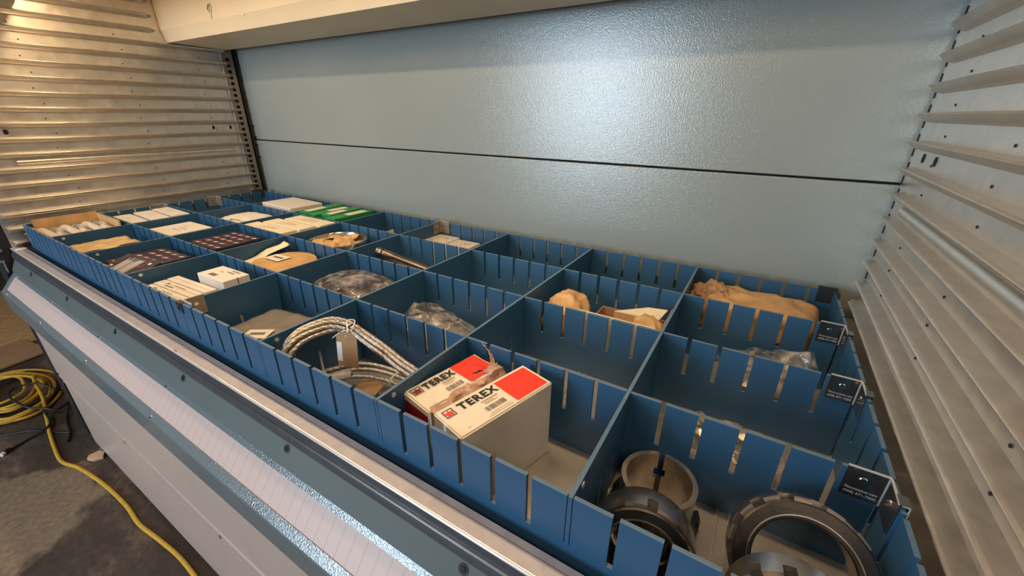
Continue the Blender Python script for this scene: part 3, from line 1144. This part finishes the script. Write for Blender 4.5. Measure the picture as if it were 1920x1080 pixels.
for dx, dy, dz in ((0, 0, 0), (0.012, -0.008, -0.004), (0.020, -0.022, -0.010), (0.006, 0.007, -0.010)):
    pts = [(x + dx, y + dy, max(z + dz, -0.145)) for x, y, z in low]
    MB().tube([p - wo for p in spline(pts, 22)], 0.0041, 18, twist=520, lobes=6, amp=0.13).build('strand', MT['rope'], wr, smooth=60)
# cable ties and tape
MB().tube([Vector((1.625 + 0.004 * math.cos(a), 0.128 + 0.022 * math.cos(a), -0.014 + 0.017 * math.sin(a))) - wo for a in [2 * PI * i / 20 for i in range(20)]], 0.0016, 6, True).build('cable_tie', MT['dark'], wr)
MB().tube([Vector((1.700 + 0.003 * math.cos(a), 0.160 + 0.022 * math.cos(a), -0.114 + 0.014 * math.sin(a))) - wo for a in [2 * PI * i / 20 for i in range(20)]], 0.0016, 6, True).build('cable_tie', MT['string'], wr)
MB().tube([Vector(p) - wo for p in spline([(1.585, 0.092, -0.114), (1.600, 0.105, -0.110), (1.616, 0.114, -0.108)], 5)], 0.0068, 10).build('tape_wrap', MT['tape'], wr, smooth=True)
MB().tube([Vector(p) - wo for p in spline([(1.640, 0.112, 0.000), (1.628, 0.132, 0.010), (1.622, 0.120, 0.014), (1.650, 0.098, 0.010), (1.672, 0.078, 0.018), (1.678, 0.0745, 0.022)], 6)], 0.0013, 6).build('string', MT['string'], wr)
MB().tube([Vector(p) - wo for p in spline([(1.640, 0.108, 0.006), (1.626, 0.098, 0.000), (1.612, 0.090, -0.012)], 5)], 0.0011, 6).build('string', MT['string'], wr)
tg = MB().prism([(-0.0165, -0.066), (0.0165, -0.066), (0.0165, -0.010), (0.009, 0.0), (-0.009, 0.0), (-0.0165, -0.010)], -0.0006, 0.0006, 'y')
tgo = tg.build('tag', MT['manila'], wr)
tgo.location = Vector((1.680, 0.0745, 0.028)) - wo
tgo.rotation_euler = (-0.06, 0.05, 0.35)
tgo.scale = (1.2, 1, 1.05)
MB().box(-0.0165, -0.008, -0.0011, -0.0007, -0.056, -0.020).build('white_strip', MT['string'], tgo)
MB().disc((0, -0.0006, -0.007), (0, -1, 0), 0.003, 0.0005, 12).build('eyelet', MT['inktan'], tgo)
t2 = tag(MB().prism([(-0.03, -0.016), (0.03, -0.022), (0.034, 0.006), (0.004, 0.022), (-0.03, 0.016)], 0, 0.0012, 'z').build('paper_tag', MT['kraft']),
         'loose orange brown paper tag lying under the wire rope', 'tag')
t2.location = (1.655, 0.118, -0.128)
t2.rotation_euler = (0.12, -0.18, 0.3)

# ---- white cartons, front row
GW = 'white cartons in the front row'
for k, (cx, cy, lx, ly, zt) in enumerate(((1.038, 0.089, 0.185, 0.028, -0.029), (1.040, 0.059, 0.187, 0.028, -0.030), (1.043, 0.029, 0.187, 0.028, -0.031))):
    lab = ('long flat white carton farthest from the front wall, beside the square white carton',
           'long flat white carton in the middle of three, with printed lines',
           'long flat white carton closest to the slotted front wall, with printed lines')[k]
    o = carton('white_carton', lab, 'box', cx, cy, lx, ly, zt, 0.05, MT['white'], GW)
    if k:
        prints(o, [(-0.05, -0.008, 0.040, 0.0035), (-0.06, 0.002, 0.014, 0.004), (-0.02, 0.003, 0.05, 0.002)], zt - FL + 0.0003, MT['inkgrey'])
    seam(o, lx * 0.98, ly, zt - FL)
o = carton('white_carton', 'square white carton standing highest beside the long white cartons', 'box', 1.098, 0.143, 0.124, 0.064, -0.006, 0.03, MT['white'], GW)
prints(o, [(-0.03, -0.022, 0.03, 0.012), (0.0, 0.010, 0.03, 0.004), (-0.02, 0.004, 0.012, 0.003), (0.005, 0.020, 0.035, 0.004)], -0.006 - FL + 0.0003, MT['inkgrey'])
pl = MB().box(-0.0007, 0.0007, -0.046, 0.0, -0.032, 0).build('tape', MT['inkgrey'], o)
pl.location = (0.0616, 0.004, -0.006 - FL)
pl.scale = (1, 0.06, 1)

# ---- navy cartons
GN = 'navy cartons with red and white dashes'


def dashes(o, lx, ly, h, nx, ny, seed=1):
    rr = random.Random(seed)
    mr, mw = MB(), MB()
    for i in range(nx):
        for j in range(ny):
            x = -lx / 2 + lx * (i + 0.5 + 0.25 * (j % 2)) / nx
            y = -ly / 2 + ly * (j + 0.5) / ny
            a = 0.35
            for mm, dx in ((mr, -0.010), (mw, 0.006)):
                c, s_ = 0.013, 0.004
                if abs(x + dx) > lx / 2 - 0.010:
                    continue
                mm.add([(x + dx - c * .5, y - s_ - .003, h), (x + dx + c * .5, y - s_ + .003, h), (x + dx + c * .5 + .002, y + s_ + .003, h), (x + dx - c * .5 + .002, y + s_ - .003, h)], [(0, 1, 2, 3)])
    mr.build('red_dashes', MT['darkred_b'], o)
    mw.build('white_dashes', MT['string'], o)


MT['darkred_b'] = mat('brick_red_print', (0.42, 0.045, 0.04, 1), 0.5)
o = carton('navy_carton', 'navy carton with red and white dashes, second row, flat and square', 'box', 0.735, 0.320, 0.165, 0.150, -0.018, 0.03, MT['navy'], GN)
dashes(o, 0.160, 0.145, -0.018 - FL + 0.0004, 4, 5)
mb = MB().box(0, 0.0006, -0.03, 0.012, 0.06, 0.1)
MB().disc((0.052, -0.0755, 0.118), (0, -1, 0), 0.011, 0.001, 18).build('red_spot', MT['darkred_b'], o)
o = carton('navy_carton', 'navy carton with dashes lying under the tilted striped navy carton', 'box', 0.720, 0.110, 0.170, 0.150, -0.026, 0.04, MT['navy'], GN)
dashes(o, 0.165, 0.145, -0.026 - FL + 0.0004, 4, 5)
o = thing('navy_carton', 'tilted navy carton with pale bar stripes in the front row', 'box', (0.785, 0.060, -0.0455), 0.10, GN)
MB().box(-0.085, 0.085, -0.0375, 0.0375, 0.0, 0.032).build('body', MT['navy'], o, 0.0015)
o.rotation_euler = (0.30, 0.0, 0.10)
bars = []
rr = random.Random(5)
for k in range(14):
    bars.append((-0.045 + k * 0.0055, -0.034, rr.choice((0.0016, 0.0024, 0.003)), 0.062 - 0.02 * rr.random()))
prints(o, bars, 0.0324, MT['string'], 'pale_bars')
prints(o, [(-0.078, -0.033, 0.022, 0.004), (-0.078, -0.033, 0.003, 0.024), (0.046, 0.000, 0.003, 0.030), (0.030, 0.000, 0.018, 0.003), (0.068, -0.03, 0.003, 0.03), (0.068, -0.03, 0.012, 0.003)], 0.0324, MT['darkred_b'], 'red_lines')
o2 = prints(o, [(0.056, 0.016, 0.010, 0.008), (0.074, -0.02, 0.008, 0.01), (-0.07, -0.022, 0.010, 0.006)], 0.0324, MT['string'], 'white_marks')

# ---- cream cartons (third row)
GC = 'cream printed cartons in the third row'
for k, (cx, cy, lx, ly, zt, rz) in enumerate(((0.748, 0.462, 0.235, 0.058, -0.004, 0.01), (0.768, 0.526, 0.225, 0.062, -0.002, 0.01), (0.790, 0.598, 0.215, 0.068, -0.001, 0.01))):
    lab = ('cream printed carton at the front of its group of three', 'cream printed carton in the middle of its group of three',
           'cream printed carton at the rear of its group of three')[k]
    o = carton('cream_carton', lab, 'box', cx, cy, lx, ly, zt, rz, MT['creambox'], GC)
    prints(o, [(-lx * .2, -ly * .05, lx * .4, 0.004), (-lx * .1, ly * .12, lx * .3, 0.003), (-lx * .25, -ly * .25, lx * .3, 0.002)], zt - FL + 0.0003, MT['inktan'])

# ---- green boxes (rear row)
GG = 'green boxes with white labels in the rear row'
for k, (cx, cy, lx, ly, zt, rz) in enumerate(((0.645, 0.752, 0.056, 0.178, 0.003, 0.03), (0.708, 0.748, 0.054, 0.172, 0.000, -0.05), (0.772, 0.760, 0.052, 0.165, 0.004, 0.04), (0.842, 0.742, 0.058, 0.182, 0.003, -0.03))):
    lab = ('first green box with white label, nearest the white carton', 'second green box with white label from the left',
           'third green box with white label from the left', 'fourth green box with white label, furthest right of its group')[k]
    o = carton('green_box', lab, 'box', cx, cy, lx, ly, zt, rz, MT['green'], GG)
    prints(o, [(-lx * .30, -ly * (.42, .05, .42, .10)[k], lx * .66, ly * .50)], zt - FL + 0.0004, MT['white'], 'label')

# ---- white cartons and papers towards the far left
GB = 'plain white cartons at the far left'
for k, (cx, cy, lx, ly, zt, rz) in enumerate(((0.165, 0.250, 0.190, 0.056, -0.006, -0.04), (0.168, 0.318, 0.205, 0.060, -0.004, -0.05), (0.160, 0.386, 0.210, 0.058, -0.003, -0.03))):
    lab = ('first of three plain white cartons, beside the open cardboard box', 'middle of three plain white cartons at the left end wall',
           'rearmost of three plain white cartons at the left end wall')[k]
    o = carton('plain_carton', lab, 'box', cx, cy, lx, ly, zt, rz, MT['white'], GB)
    prints(o, [(-0.02, -0.004, 0.03, 0.0016), (-0.015, 0.004, 0.02, 0.0014)], zt - FL + 0.0003, MT['inktan'])
o = carton('plain_carton', 'single wide white carton with faint printed lines, second row', 'box', 0.428, 0.312, 0.165, 0.135, -0.020, 0.02, MT['white'], GB)
prints(o, [(-0.02, -0.02, 0.06, 0.003), (-0.01, 0.0, 0.05, 0.003), (-0.03, 0.02, 0.03, 0.002)], -0.02 - FL + 0.0003, MT['inkgrey'])
o = carton('plain_carton', 'plain pinkish white carton standing highest against the rear wall', 'box', 0.440, 0.748, 0.235, 0.150, 0.003, -0.05, MT['white'], GB)


# crumpled sheets and parcels --------------------------------------------------
def blob(name, m, parent, sx, sy, sz, amp, freq, seed, nu=40, nv=18, power=0.5, smooth=30, flat=0.0, loc=(0, 0, 0)):
    """closed lumpy solid (superellipsoid with ridged creases), base at z=0"""
    mb = MB()
    sd_ = Vector((seed * 3.1, seed * 1.7, seed * 0.9))

    def pw(t):
        return math.copysign(abs(t) ** power, t)
    for j in range(nv + 1):
        ph = -PI / 2 + PI * j / nv
        for i in range(nu):
            th = 2 * PI * i / nu
            p = Vector((sx * pw(math.cos(ph)) * pw(math.cos(th)), sy * pw(math.cos(ph)) * pw(math.sin(th)), sz * (pw(math.sin(ph)))))
            q = p * freq + sd_
            d = (1 - 2 * abs(noise.noise(q))) * amp + noise.noise(q * 2.7) * amp * 0.5
            nrm_ = Vector((p.x / sx ** 2, p.y / sy ** 2, p.z / sz ** 2))
            if nrm_.length > 1e-6:
                p = p + nrm_.normalized() * d * (0.5 if p.z < 0 else 1.0)
            mb.v.append((p.x, p.y, max(p.z + sz, 0.0)))
    for j in range(nv):
        for i in range(nu):
            i2 = (i + 1) % nu
            mb.f.append((j * nu + i, j * nu + i2, (j + 1) * nu + i2, (j + 1) * nu + i))
            mb.mi.append(0)
    mb.xf(Matrix.Translation(loc))
    o = mb.build(name, m, parent, smooth=smooth)
    return o


def crumple(name, m, parent, lx, ly, amp, freq, seed, nx=26, ny=18, fn=None, loc=(0, 0, 0), rot=(0, 0, 0), th=0.0006, smooth=25):
    mb = MB()
    for j in range(ny + 1):
        for i in range(nx + 1):
            u, v = i / nx, j / ny
            x, y = (u - .5) * lx, (v - .5) * ly
            q = Vector((x * freq + seed, y * freq - seed, seed * .5))
            z = (1 - 2 * abs(noise.noise(q))) * amp + noise.noise(q * 2.3) * amp * .5
            if fn:
                z += fn(u, v)
            mb.v.append((x + noise.noise(q + Vector((5, 0, 0))) * amp * .8, y + noise.noise(q + Vector((0, 5, 0))) * amp * .8, z))
    for j in range(ny):
        for i in range(nx):
            a = j * (nx + 1) + i
            mb.f.append((a, a + 1, a + nx + 2, a + nx + 1))
            mb.mi.append(0)
    o = mb.build(name, m, parent, smooth=smooth)
    o.location = loc
    o.rotation_euler = rot
    s_ = o.modifiers.new('solid', 'SOLIDIFY')
    s_.thickness = th
    return o


# white paper bag, third row left
o = thing('paper_bag', 'crumpled white paper bag lying in the third row at left', 'bag', (0.455, 0.545, FL), 0.1)
blob('body', MT['white'], o, 0.118, 0.078, 0.066, 0.006, 16, 4, power=0.45)
crumple('fold', MT['white'], o, 0.10, 0.06, 0.005, 30, 8, loc=(0.02, -0.03, 0.130), rot=(0.05, 0.08, 0.3))

# straw coloured parcel, front row left
o = thing('long_parcel', 'long straw coloured parcel in clear wrap in the front row', 'parcel', (0.432, 0.092, FL), 0.02)
MB().box(-0.068, 0.068, -0.076, 0.076, 0, 0.118).build('body', MT['creambox'], o, 0.004)
crumple('wrap', MT['straw'], o, 0.128, 0.150, 0.004, 26, 3, loc=(0, 0, 0.1235), smooth=20)

# open cardboard box of ribbed parts, front left corner
o = thing('cardboard_box', 'open cardboard box of pale ribbed parts in the front left corner', 'box', (0.136, 0.104, FL))
MB().box(-0.114, 0.114, -0.090, 0.090, 0, 0.003).build('base', MT['kraftdark'], o)
MB().box(-0.118, -0.114, -0.085, 0.092, 0, 0.165).build('side', MT['kraft'], o)
MB().box(0.111, 0.114, -0.090, 0.090, 0, 0.140).build('side', MT['kraft'], o)
MB().box(-0.114, 0.114, -0.094, -0.090, 0, 0.140).build('side', MT['kraft'], o)
MB().box(-0.117, 0.111, 0.090, 0.094, 0, 0.158).build('side', MT['kraft'], o)
fl_ = MB().box(-0.045, 0.045, 0, 0.0025, 0, 0.05).build('flap', MT['manila'], o)
fl_.location = (-0.122, -0.096, 0.112)
fl_.rotation_euler = (-1.2, 0, 0.3)
for k in range(6):
    p = tag(MB().tube([Vector(q) for q in spline([(-0.100, 0, 0), (-0.04, 0.004, 0.003), (0.04, -0.004, 0.002), (0.100, 0.0, 0.0)], 22)], 0.0150, 14, twist=380, lobes=1, amp=0.0).build('ribbed_part', MT['tape'], smooth=40),
            ('pale ribbed tube nearest the front wall in the open cardboard box', 'second pale ribbed tube in the open cardboard box', 'third pale ribbed tube in the open cardboard box',
             'fourth pale ribbed tube in the open cardboard box', 'fifth pale ribbed tube in the open cardboard box', 'pale ribbed tube at the rear of the open cardboard box')[k], 'tube', 'ribbed tubes in the cardboard box')
    p.location = (0.136, 0.030 + 0.0298 * k, FL + 0.118)
    rb_ = MB().lathe([(0.0150, -0.0025), (0.0168, -0.0012), (0.0168, 0.0012), (0.0150, 0.0025)], 14).mesh('rib', MT['inkgrey'] if k % 2 else MT['white'], smooth=40)
    for q in range(9):
        r = link('rib', rb_, p)
        r.location = (-0.088 + 0.022 * q, 0, 0.002)
        r.rotation_euler = (0, PI / 2, 0)
MB().box(-0.112, 0.112, -0.088, 0.088, 0.003, 0.102).build('filler', MT['kraftdark'], o)

# brown round parcel with label
o = thing('round_parcel', 'flat round brown paper parcel with a white label, second row', 'parcel', (1.060, 0.322, FL))
mb = MB().lathe([(0, 0), (0.092, 0), (0.097, 0.01), (0.098, 0.10), (0.092, 0.116), (0.070, 0.1205), (0, 0.122)], 48)
mb.v = [(x * 1.0 + noise.noise(Vector((x, y, z)) * 22) * 0.003, y * 1.0 + noise.noise(Vector((x, y, z)) * 25 + Vector((4, 4, 4))) * 0.003, max(0, z + (noise.noise(Vector((x, y, z)) * 30) * 0.003 if z > 0.05 else 0))) for x, y, z in mb.v]
mb.build('body', MT['kraft'], o, smooth=35)
lb = MB().box(-0.033, 0.033, -0.021, 0.021, 0, 0.0008).build('label', MT['white'], o)
lb.location = (-0.022, -0.002, 0.1248)
lb.rotation_euler = (0, 0, 0.05)
MB().box(-0.018, 0.024, -0.004, 0.006, 0.0009, 0.0012).build('print', MT['inkgrey'], lb)
ev = tag(crumple('paper_envelope', MT['creambox'], None, 0.150, 0.034, 0.004, 20, 6, loc=(0.948, 0.330, -0.034), rot=(0.10, -0.25, 1.45)),
         'crumpled cream paper envelope leaning behind the round brown parcel', 'envelope')

# steel drum filled with brown paper
o = thing('steel_drum', 'round steel rim drum stuffed with brown packing paper, third row', 'drum', (1.035, 0.533, FL))
MB().lathe([(0.084, 0), (0.095, 0), (0.097, 0.105), (0.100, 0.122), (0.0985, 0.129), (0.092, 0.130), (0.089, 0.124), (0.087, 0.10)], 64).build('rim', MT['steel'], o, smooth=40)
MB().lathe([(0, 0.002), (0.084, 0.002), (0.086, 0.098), (0, 0.098)], 40).build('inner', MT['kraftdark'], o)
pp = thing('packing_paper', 'wad of crumpled brown packing paper inside the steel drum', 'paper', (1.035, 0.533, FL + 0.0985))
for k, (a, r, s_) in enumerate(((0.3, .045, .050), (1.5, .045, .046), (2.7, .045, .052), (3.9, .042, .050), (5.1, .046, .048), (0, 0, .046))):
    c = crumple('wad', MT['kraft'], pp, s_ * 1.7, s_ * 1.5, 0.008, 34, k + 1, nx=16, ny=14,
                fn=lambda u, v: 0.016 * math.sin(PI * u) * math.sin(PI * v), loc=(r * math.cos(a), r * math.sin(a), 0.012), rot=(0.25 * math.cos(a * 2), 0.35 * math.sin(a * 3), a), smooth=20)
# loose plastic collar ends around the drum
crumple('plastic_edge', MT['plastic'], o, 0.04, 0.03, 0.006, 40, 3, nx=10, ny=8, loc=(0.108, -0.03, 0.118), rot=(0.4, -0.8, 0.2))

# small cream card, rear row
cd = tag(MB().box(-0.0004, 0.0004, -0.030, 0.030, 0, 0.128).build('paper_card', MT['creambox']), 'small cream card standing in the rear row right of the green boxes', 'card')
cd.location = (1.110, 0.715, FL)
cd.rotation_euler = (0.0, -0.16, 0.15)

# two white patterned cartons, rear row
GP = 'small patterned white cartons in the rear row'
for k, (cx, cy, rz) in enumerate(((1.272, 0.800, 0.0), (1.378, 0.782, 0.02))):
    o = carton('patterned_carton', ('patterned white carton under the steel bracket at the rear wall', 'patterned white carton right of its twin in the rear row')[k],
               'box', cx, cy, 0.098, 0.092, -0.046, rz, MT['white'], GP)
    rr = random.Random(k)
    rects = []
    for a in range(9):
        x = -0.046
        while x < 0.036:
            l_ = rr.choice((0.006, 0.010, 0.014))
            if x + l_ < 0.046:
                rects.append((x, -0.041 + a * 0.0095, l_, 0.0026))
            x += l_ + 0.010
    prints(o, rects, -0.046 - FL + 0.0003, MT['inktan'])
    prints(o, [(-0.03, -0.036, 0.02, 0.003), (0.0, 0.012, 0.024, 0.003)], -0.046 - FL + 0.0005, MT['darkred_b'], 'red_print')

# steel shaft
a, b = Vector((1.243, 0.522, -0.022)), Vector((1.512, 0.622, -0.112))
d = (b - a)
sh = thing('steel_shaft', 'brown steel shaft leaning across the third row compartment', 'shaft', a)
lay(sh, a, d)
Ls = d.length
MB().lathe([(0, 0), (0.0125, 0), (0.0140, 0.002), (0.0140, 0.060), (0.0125, 0.062), (0.0125, Ls), (0, Ls)], 28).build('rod', MT['pipe'], sh, smooth=40)
MB().lathe([(0.0141, 0.018), (0.0148, 0.019), (0.0148, 0.022), (0.0141, 0.023)], 28).build('groove_ring', MT['dark'], sh)

# hub in a clear bag
o = thing('bagged_hub', 'dark round hub wrapped in a shiny clear plastic bag, second row', 'parcel', (1.378, 0.322, FL))
MB().lathe([(0.025, 0), (0.100, 0), (0.102, 0.03), (0.098, 0.085), (0.085, 0.112), (0.060, 0.118), (0.040, 0.105), (0.028, 0.08)], 48).build('hub', MT['hub'], o, smooth=40)
bg = blob('bag', MT['plastic'], o, 0.126, 0.096, 0.067, 0.0045, 24, 11, nu=56, nv=26, power=0.8, smooth=30)
st = MB().box(-0.013, 0.013, -0.009, 0.009, 0, 0.001).build('yellow_sticker', MT['yellowsticker'], o)
st.location = (0.082, 0.045, 0.112)
st.rotation_euler = (-0.5, 0.75, 0.3)

# grey film bag with a white label
o = thing('film_bag', 'grey film bag with a white paper label in the front row', 'bag', (1.345, 0.110, FL), 0.12)
blob('body', MT['foil'], o, 0.085, 0.080, 0.033, 0.003, 18, 5, power=0.4)
crumple('sheet', MT['foil'], o, 0.175, 0.150, 0.0035, 14, 2, loc=(0.0, 0.0, 0.072), rot=(0.0, -0.06, 0))
lb = MB().box(-0.030, 0.030, -0.019, 0.019, 0, 0.0008).build('label', MT['white'], o)
lb.location = (0.012, -0.040, 0.0785)
lb.rotation_euler = (0.02, -0.06, 0.35)
MB().box(-0.018, 0.018, -0.004, 0.006, 0.0009, 0.0011).build('print', MT['inkgrey'], lb)

# clear bag lying in the second row
o = thing('clear_bag', 'crumpled clear plastic bag lying beside the wire rope compartment, second row', 'bag', (1.675, 0.340, FL), -0.2)
blob('contents', MT['foil'], o, 0.090, 0.050, 0.022, 0.006, 24, 8, power=0.7)
crumple('film', MT['plastic'], o, 0.235, 0.135, 0.012, 18, 4, nx=36, ny=24, fn=lambda u, v: 0.052 + 0.028 * math.sin(PI * v) - 0.030 * u, smooth=25)

# brown paper cone and open carton, third row
o = thing('paper_parcel', 'pointed brown paper parcel in the third row, left of the open brown carton', 'parcel', (1.905, 0.520, FL))
blob('body', MT['kraft'], o, 0.042, 0.062, 0.066, 0.010, 30, 14, nu=56, nv=28, power=0.75, smooth=24)
o = thing('brown_carton', 'open brown carton with raised flap, third row', 'box', (2.048, 0.522, FL))
MB().box(-0.080, 0.080, -0.086, 0.086, 0, 0.003).build('base', MT['kraftdark'], o)
MB().box(-0.080, 0.080, -0.089, -0.086, 0, 0.149).build('side', MT['creambox'], o)
MB().box(-0.080, 0.080, 0.086, 0.089, 0, 0.085).build('side', MT['kraftdark'], o)
MB().box(-0.083, -0.080, -0.089, 0.089, 0, 0.085).build('side', MT['kraftdark'], o)
MB().box(0.080, 0.083, -0.089, 0.089, 0, 0.118).build('side', MT['kraftdark'], o)
fp = MB().prism([(-0.056, 0.0), (0.052, 0.0), (0.050, 0.050), (0.006, 0.046)], 0, 0.0028, 'z').build('flap', MT['creambox'], o)
fp.location = (0.020, 0.012, 0.116)
fp.rotation_euler = (0.10, -0.14, -0.20)
fp = MB().box(-0.056, 0.052, 0, 0.0028, -0.05, 0.0).build('flap', MT['kraftdark'], o)
fp.location = (0.020, 0.010, 0.116)
fp.rotation_euler = (-0.35, -0.14, -0.20)
pk = tag(blob('paper_wad', MT['kraft'], None, 0.030, 0.032, 0.024, 0.007, 40, 21, power=0.8), 'torn brown paper wad at the right end of the open brown carton', 'paper')
pk.location = (2.104, 0.490, FL + 0.088)

# long brown paper parcel, rear right
o = thing('long_paper_parcel', 'long brown paper wrapped parcel with a twisted end in the rear right corner', 'parcel', (2.302, 0.758, FL), -0.06)
blob('body', MT['kraft'], o, 0.114, 0.072, 0.0625, 0.0080, 17, 17, nu=110, nv=56, power=0.34, smooth=24)
blob('twisted_end', MT['kraftdark'], o, 0.045, 0.058, 0.062, 0.018, 42, 23, nu=64, nv=36, power=0.75, smooth=18, loc=(-0.108, 0.010, 0.0))

# bags of small steel parts, right
for nm, lab, x, y, zt, sd_ in (('parts_bag', 'clear bag of bright steel parts, third compartment at the right end', 2.330, 0.540, 0.040, 31),
                               ('parts_bag', 'clear bag of bright steel parts low behind the steel rings compartment', 2.285, 0.320, 0.017, 37)):
    o = thing(nm, lab, 'bag', (x, y, FL), 0.1, 'clear bags of steel parts')
    blob('contents', MT['steel'], o, 0.072, 0.062, zt - 0.006, 0.008, 40, sd_, power=0.7, smooth=15)
    blob('film', MT['plastic'], o, 0.082, 0.070, zt, 0.010, 26, sd_ + 2, power=0.7, smooth=20)
    if y > 0.5:
        crumple('bag_corner', MT['plastic'], o, 0.05, 0.03, 0.006, 40, 9, nx=12, ny=8, loc=(0.035, -0.055, 0.125), rot=(1.0, -0.3, 0.2), th=0.0004)
        crumple('bag_neck', MT['plastic'], o, 0.06, 0.07, 0.007, 30, 5, nx=14, ny=14, loc=(0.03, -0.035, 0.098), rot=(1.1, -0.2, 0.1), th=0.0004)

# ------------------------------------------------------------------ hall floor items
yc = thing('extension_cord', 'yellow extension cord coiled on the floor with a tail along the machine', 'cord', (-0.75, -0.19, FZ))
yo = Vector((-0.75, -0.19, FZ))
r_ = 0.0066
rr = random.Random(11)
for k in range(11):
    pts = []
    R0 = 0.275 - 0.013 * k + 0.02 * rr.random()
    cx, cy = -0.80 + rr.uniform(-.03, .03), -0.215 + rr.uniform(-.02, .02)
    ph = rr.random() * 6
    for i in range(48):
        a = 2 * PI * i / 48
        pts.append(Vector((cx + R0 * math.cos(a) * 1.08, cy + R0 * math.sin(a) * 0.62 + 0.010 * math.sin(3 * a + ph), FZ + r_ + 0.004 * k + 0.006 * (1 + math.sin(2 * a + ph)))) - yo)
    MB().tube(pts, r_, 10, True).build('loop', MT['yellow'], yc, smooth=True)
tail = [(-0.80, -0.10, 0.06), (-0.70, -0.112, 0.065), (-0.56, -0.123, 0.04), (-0.45, -0.145, 0.012), (-0.343, -0.163, 0), (-0.265, -0.175, 0), (-0.113, -0.192, 0), (0.004, -0.198, 0), (0.108, -0.172, 0), (0.291, -0.149, 0), (0.485, -0.140, 0), (0.617, -0.145, 0), (0.748, -0.133, 0), (0.882, -0.124, 0), (1.05, -0.130, 0), (1.30, -0.15, 0)]
MB().tube([p - yo for p in spline([(x, y, FZ + r_ + z) for x, y, z in tail], 8)], r_ * 1.05, 10).build('tail', MT['yellow'], yc, smooth=True)

bc = thing('black_cable', 'thin black cable looped over the yellow cord on the floor', 'cable', (-0.5, -0.18, FZ))
bo = Vector((-0.5, -0.18, FZ))
c1 = [(-0.277, -0.294, 0.006), (-0.30, -0.235, 0.006), (-0.32, -0.160, 0.02), (-0.42, -0.148, 0.03), (-0.46, -0.150, 0.045), (-0.50, -0.185, 0.06), (-0.60, -0.210, 0.09), (-0.68, -0.185, 0.09), (-0.66, -0.115, 0.09), (-0.60, -0.07, 0.05), (-0.62, -0.045, 0.02), (-0.66, -0.03, 0.006)]
c2 = [(-0.46, -0.150, 0.05), (-0.42, -0.110, 0.03), (-0.46, -0.055, 0.03), (-0.547, -0.005, 0.05), (-0.60, 0.03, 0.04)]
c3 = [(-0.60, -0.36, 0.006), (-0.443, -0.297, 0.006), (-0.36, -0.21, 0.006), (-0.24, -0.150, 0.006), (-0.20, -0.120, 0.006)]
c4 = [(-0.46, -0.06, 0.02), (-0.33, -0.105, 0.006), (-0.20, -0.125, 0.006), (-0.13, -0.150, 0.006)]
for c in (c1, c2, c3, c4):
    MB().tube([p - bo for p in spline([(x, y, FZ + z) for x, y, z in c], 8)], 0.0045, 8).build('lead', MT['dark'], bc, smooth=True)
MB().tube([Vector((-0.277, -0.294, FZ + 0.010)) - bo, Vector((-0.262, -0.312, FZ + 0.010)) - bo], 0.009, 10).build('plug', MT['dark'], bc)
MB().tube([Vector((-0.262, -0.312, FZ + 0.010)) - bo, Vector((-0.254, -0.322, FZ + 0.010)) - bo], 0.008, 10).build('plug_tip', MT['string'], bc)

ch = tag(MB().prism([(-0.03, -0.010), (-0.02, 0.022), (0.010, 0.026), (0.040, 0.004), (0.020, -0.020), (-0.012, -0.026)], 0, 0.012, 'z').build('wood_chip', MT['wood'], None, 0.002),
         'pale broken wood chip on the floor by the silver front panel', 'wood chip')
ch.location = (0.082, -0.112, FZ)
ch.rotation_euler = (0, 0, 0.2)

# flat tan sheet and darker cardboard piece on the floor beyond the machine
cb = tag(MB().box(-0.75, 0.55, -0.40, 0.32, 0, 0.006).build('tan_sheet', MT['kraft'], None), 'large flat tan sheet on the floor beyond the left end of the machine', 'cardboard')
cb.location = (-2.05, 0.02, FZ)
cb.rotation_euler = (0, 0, 0.12)
cb2 = tag(MB().box(-0.16, 0.16, -0.16, 0.12, 0, 0.010).build('cardboard_piece', MT['kraftdark'], None), 'smaller dark cardboard piece lying on the edge of the large tan sheet', 'cardboard')
cb2.location = (-1.36, -0.10, FZ + 0.0065)
cb2.rotation_euler = (0, 0, 0.2)
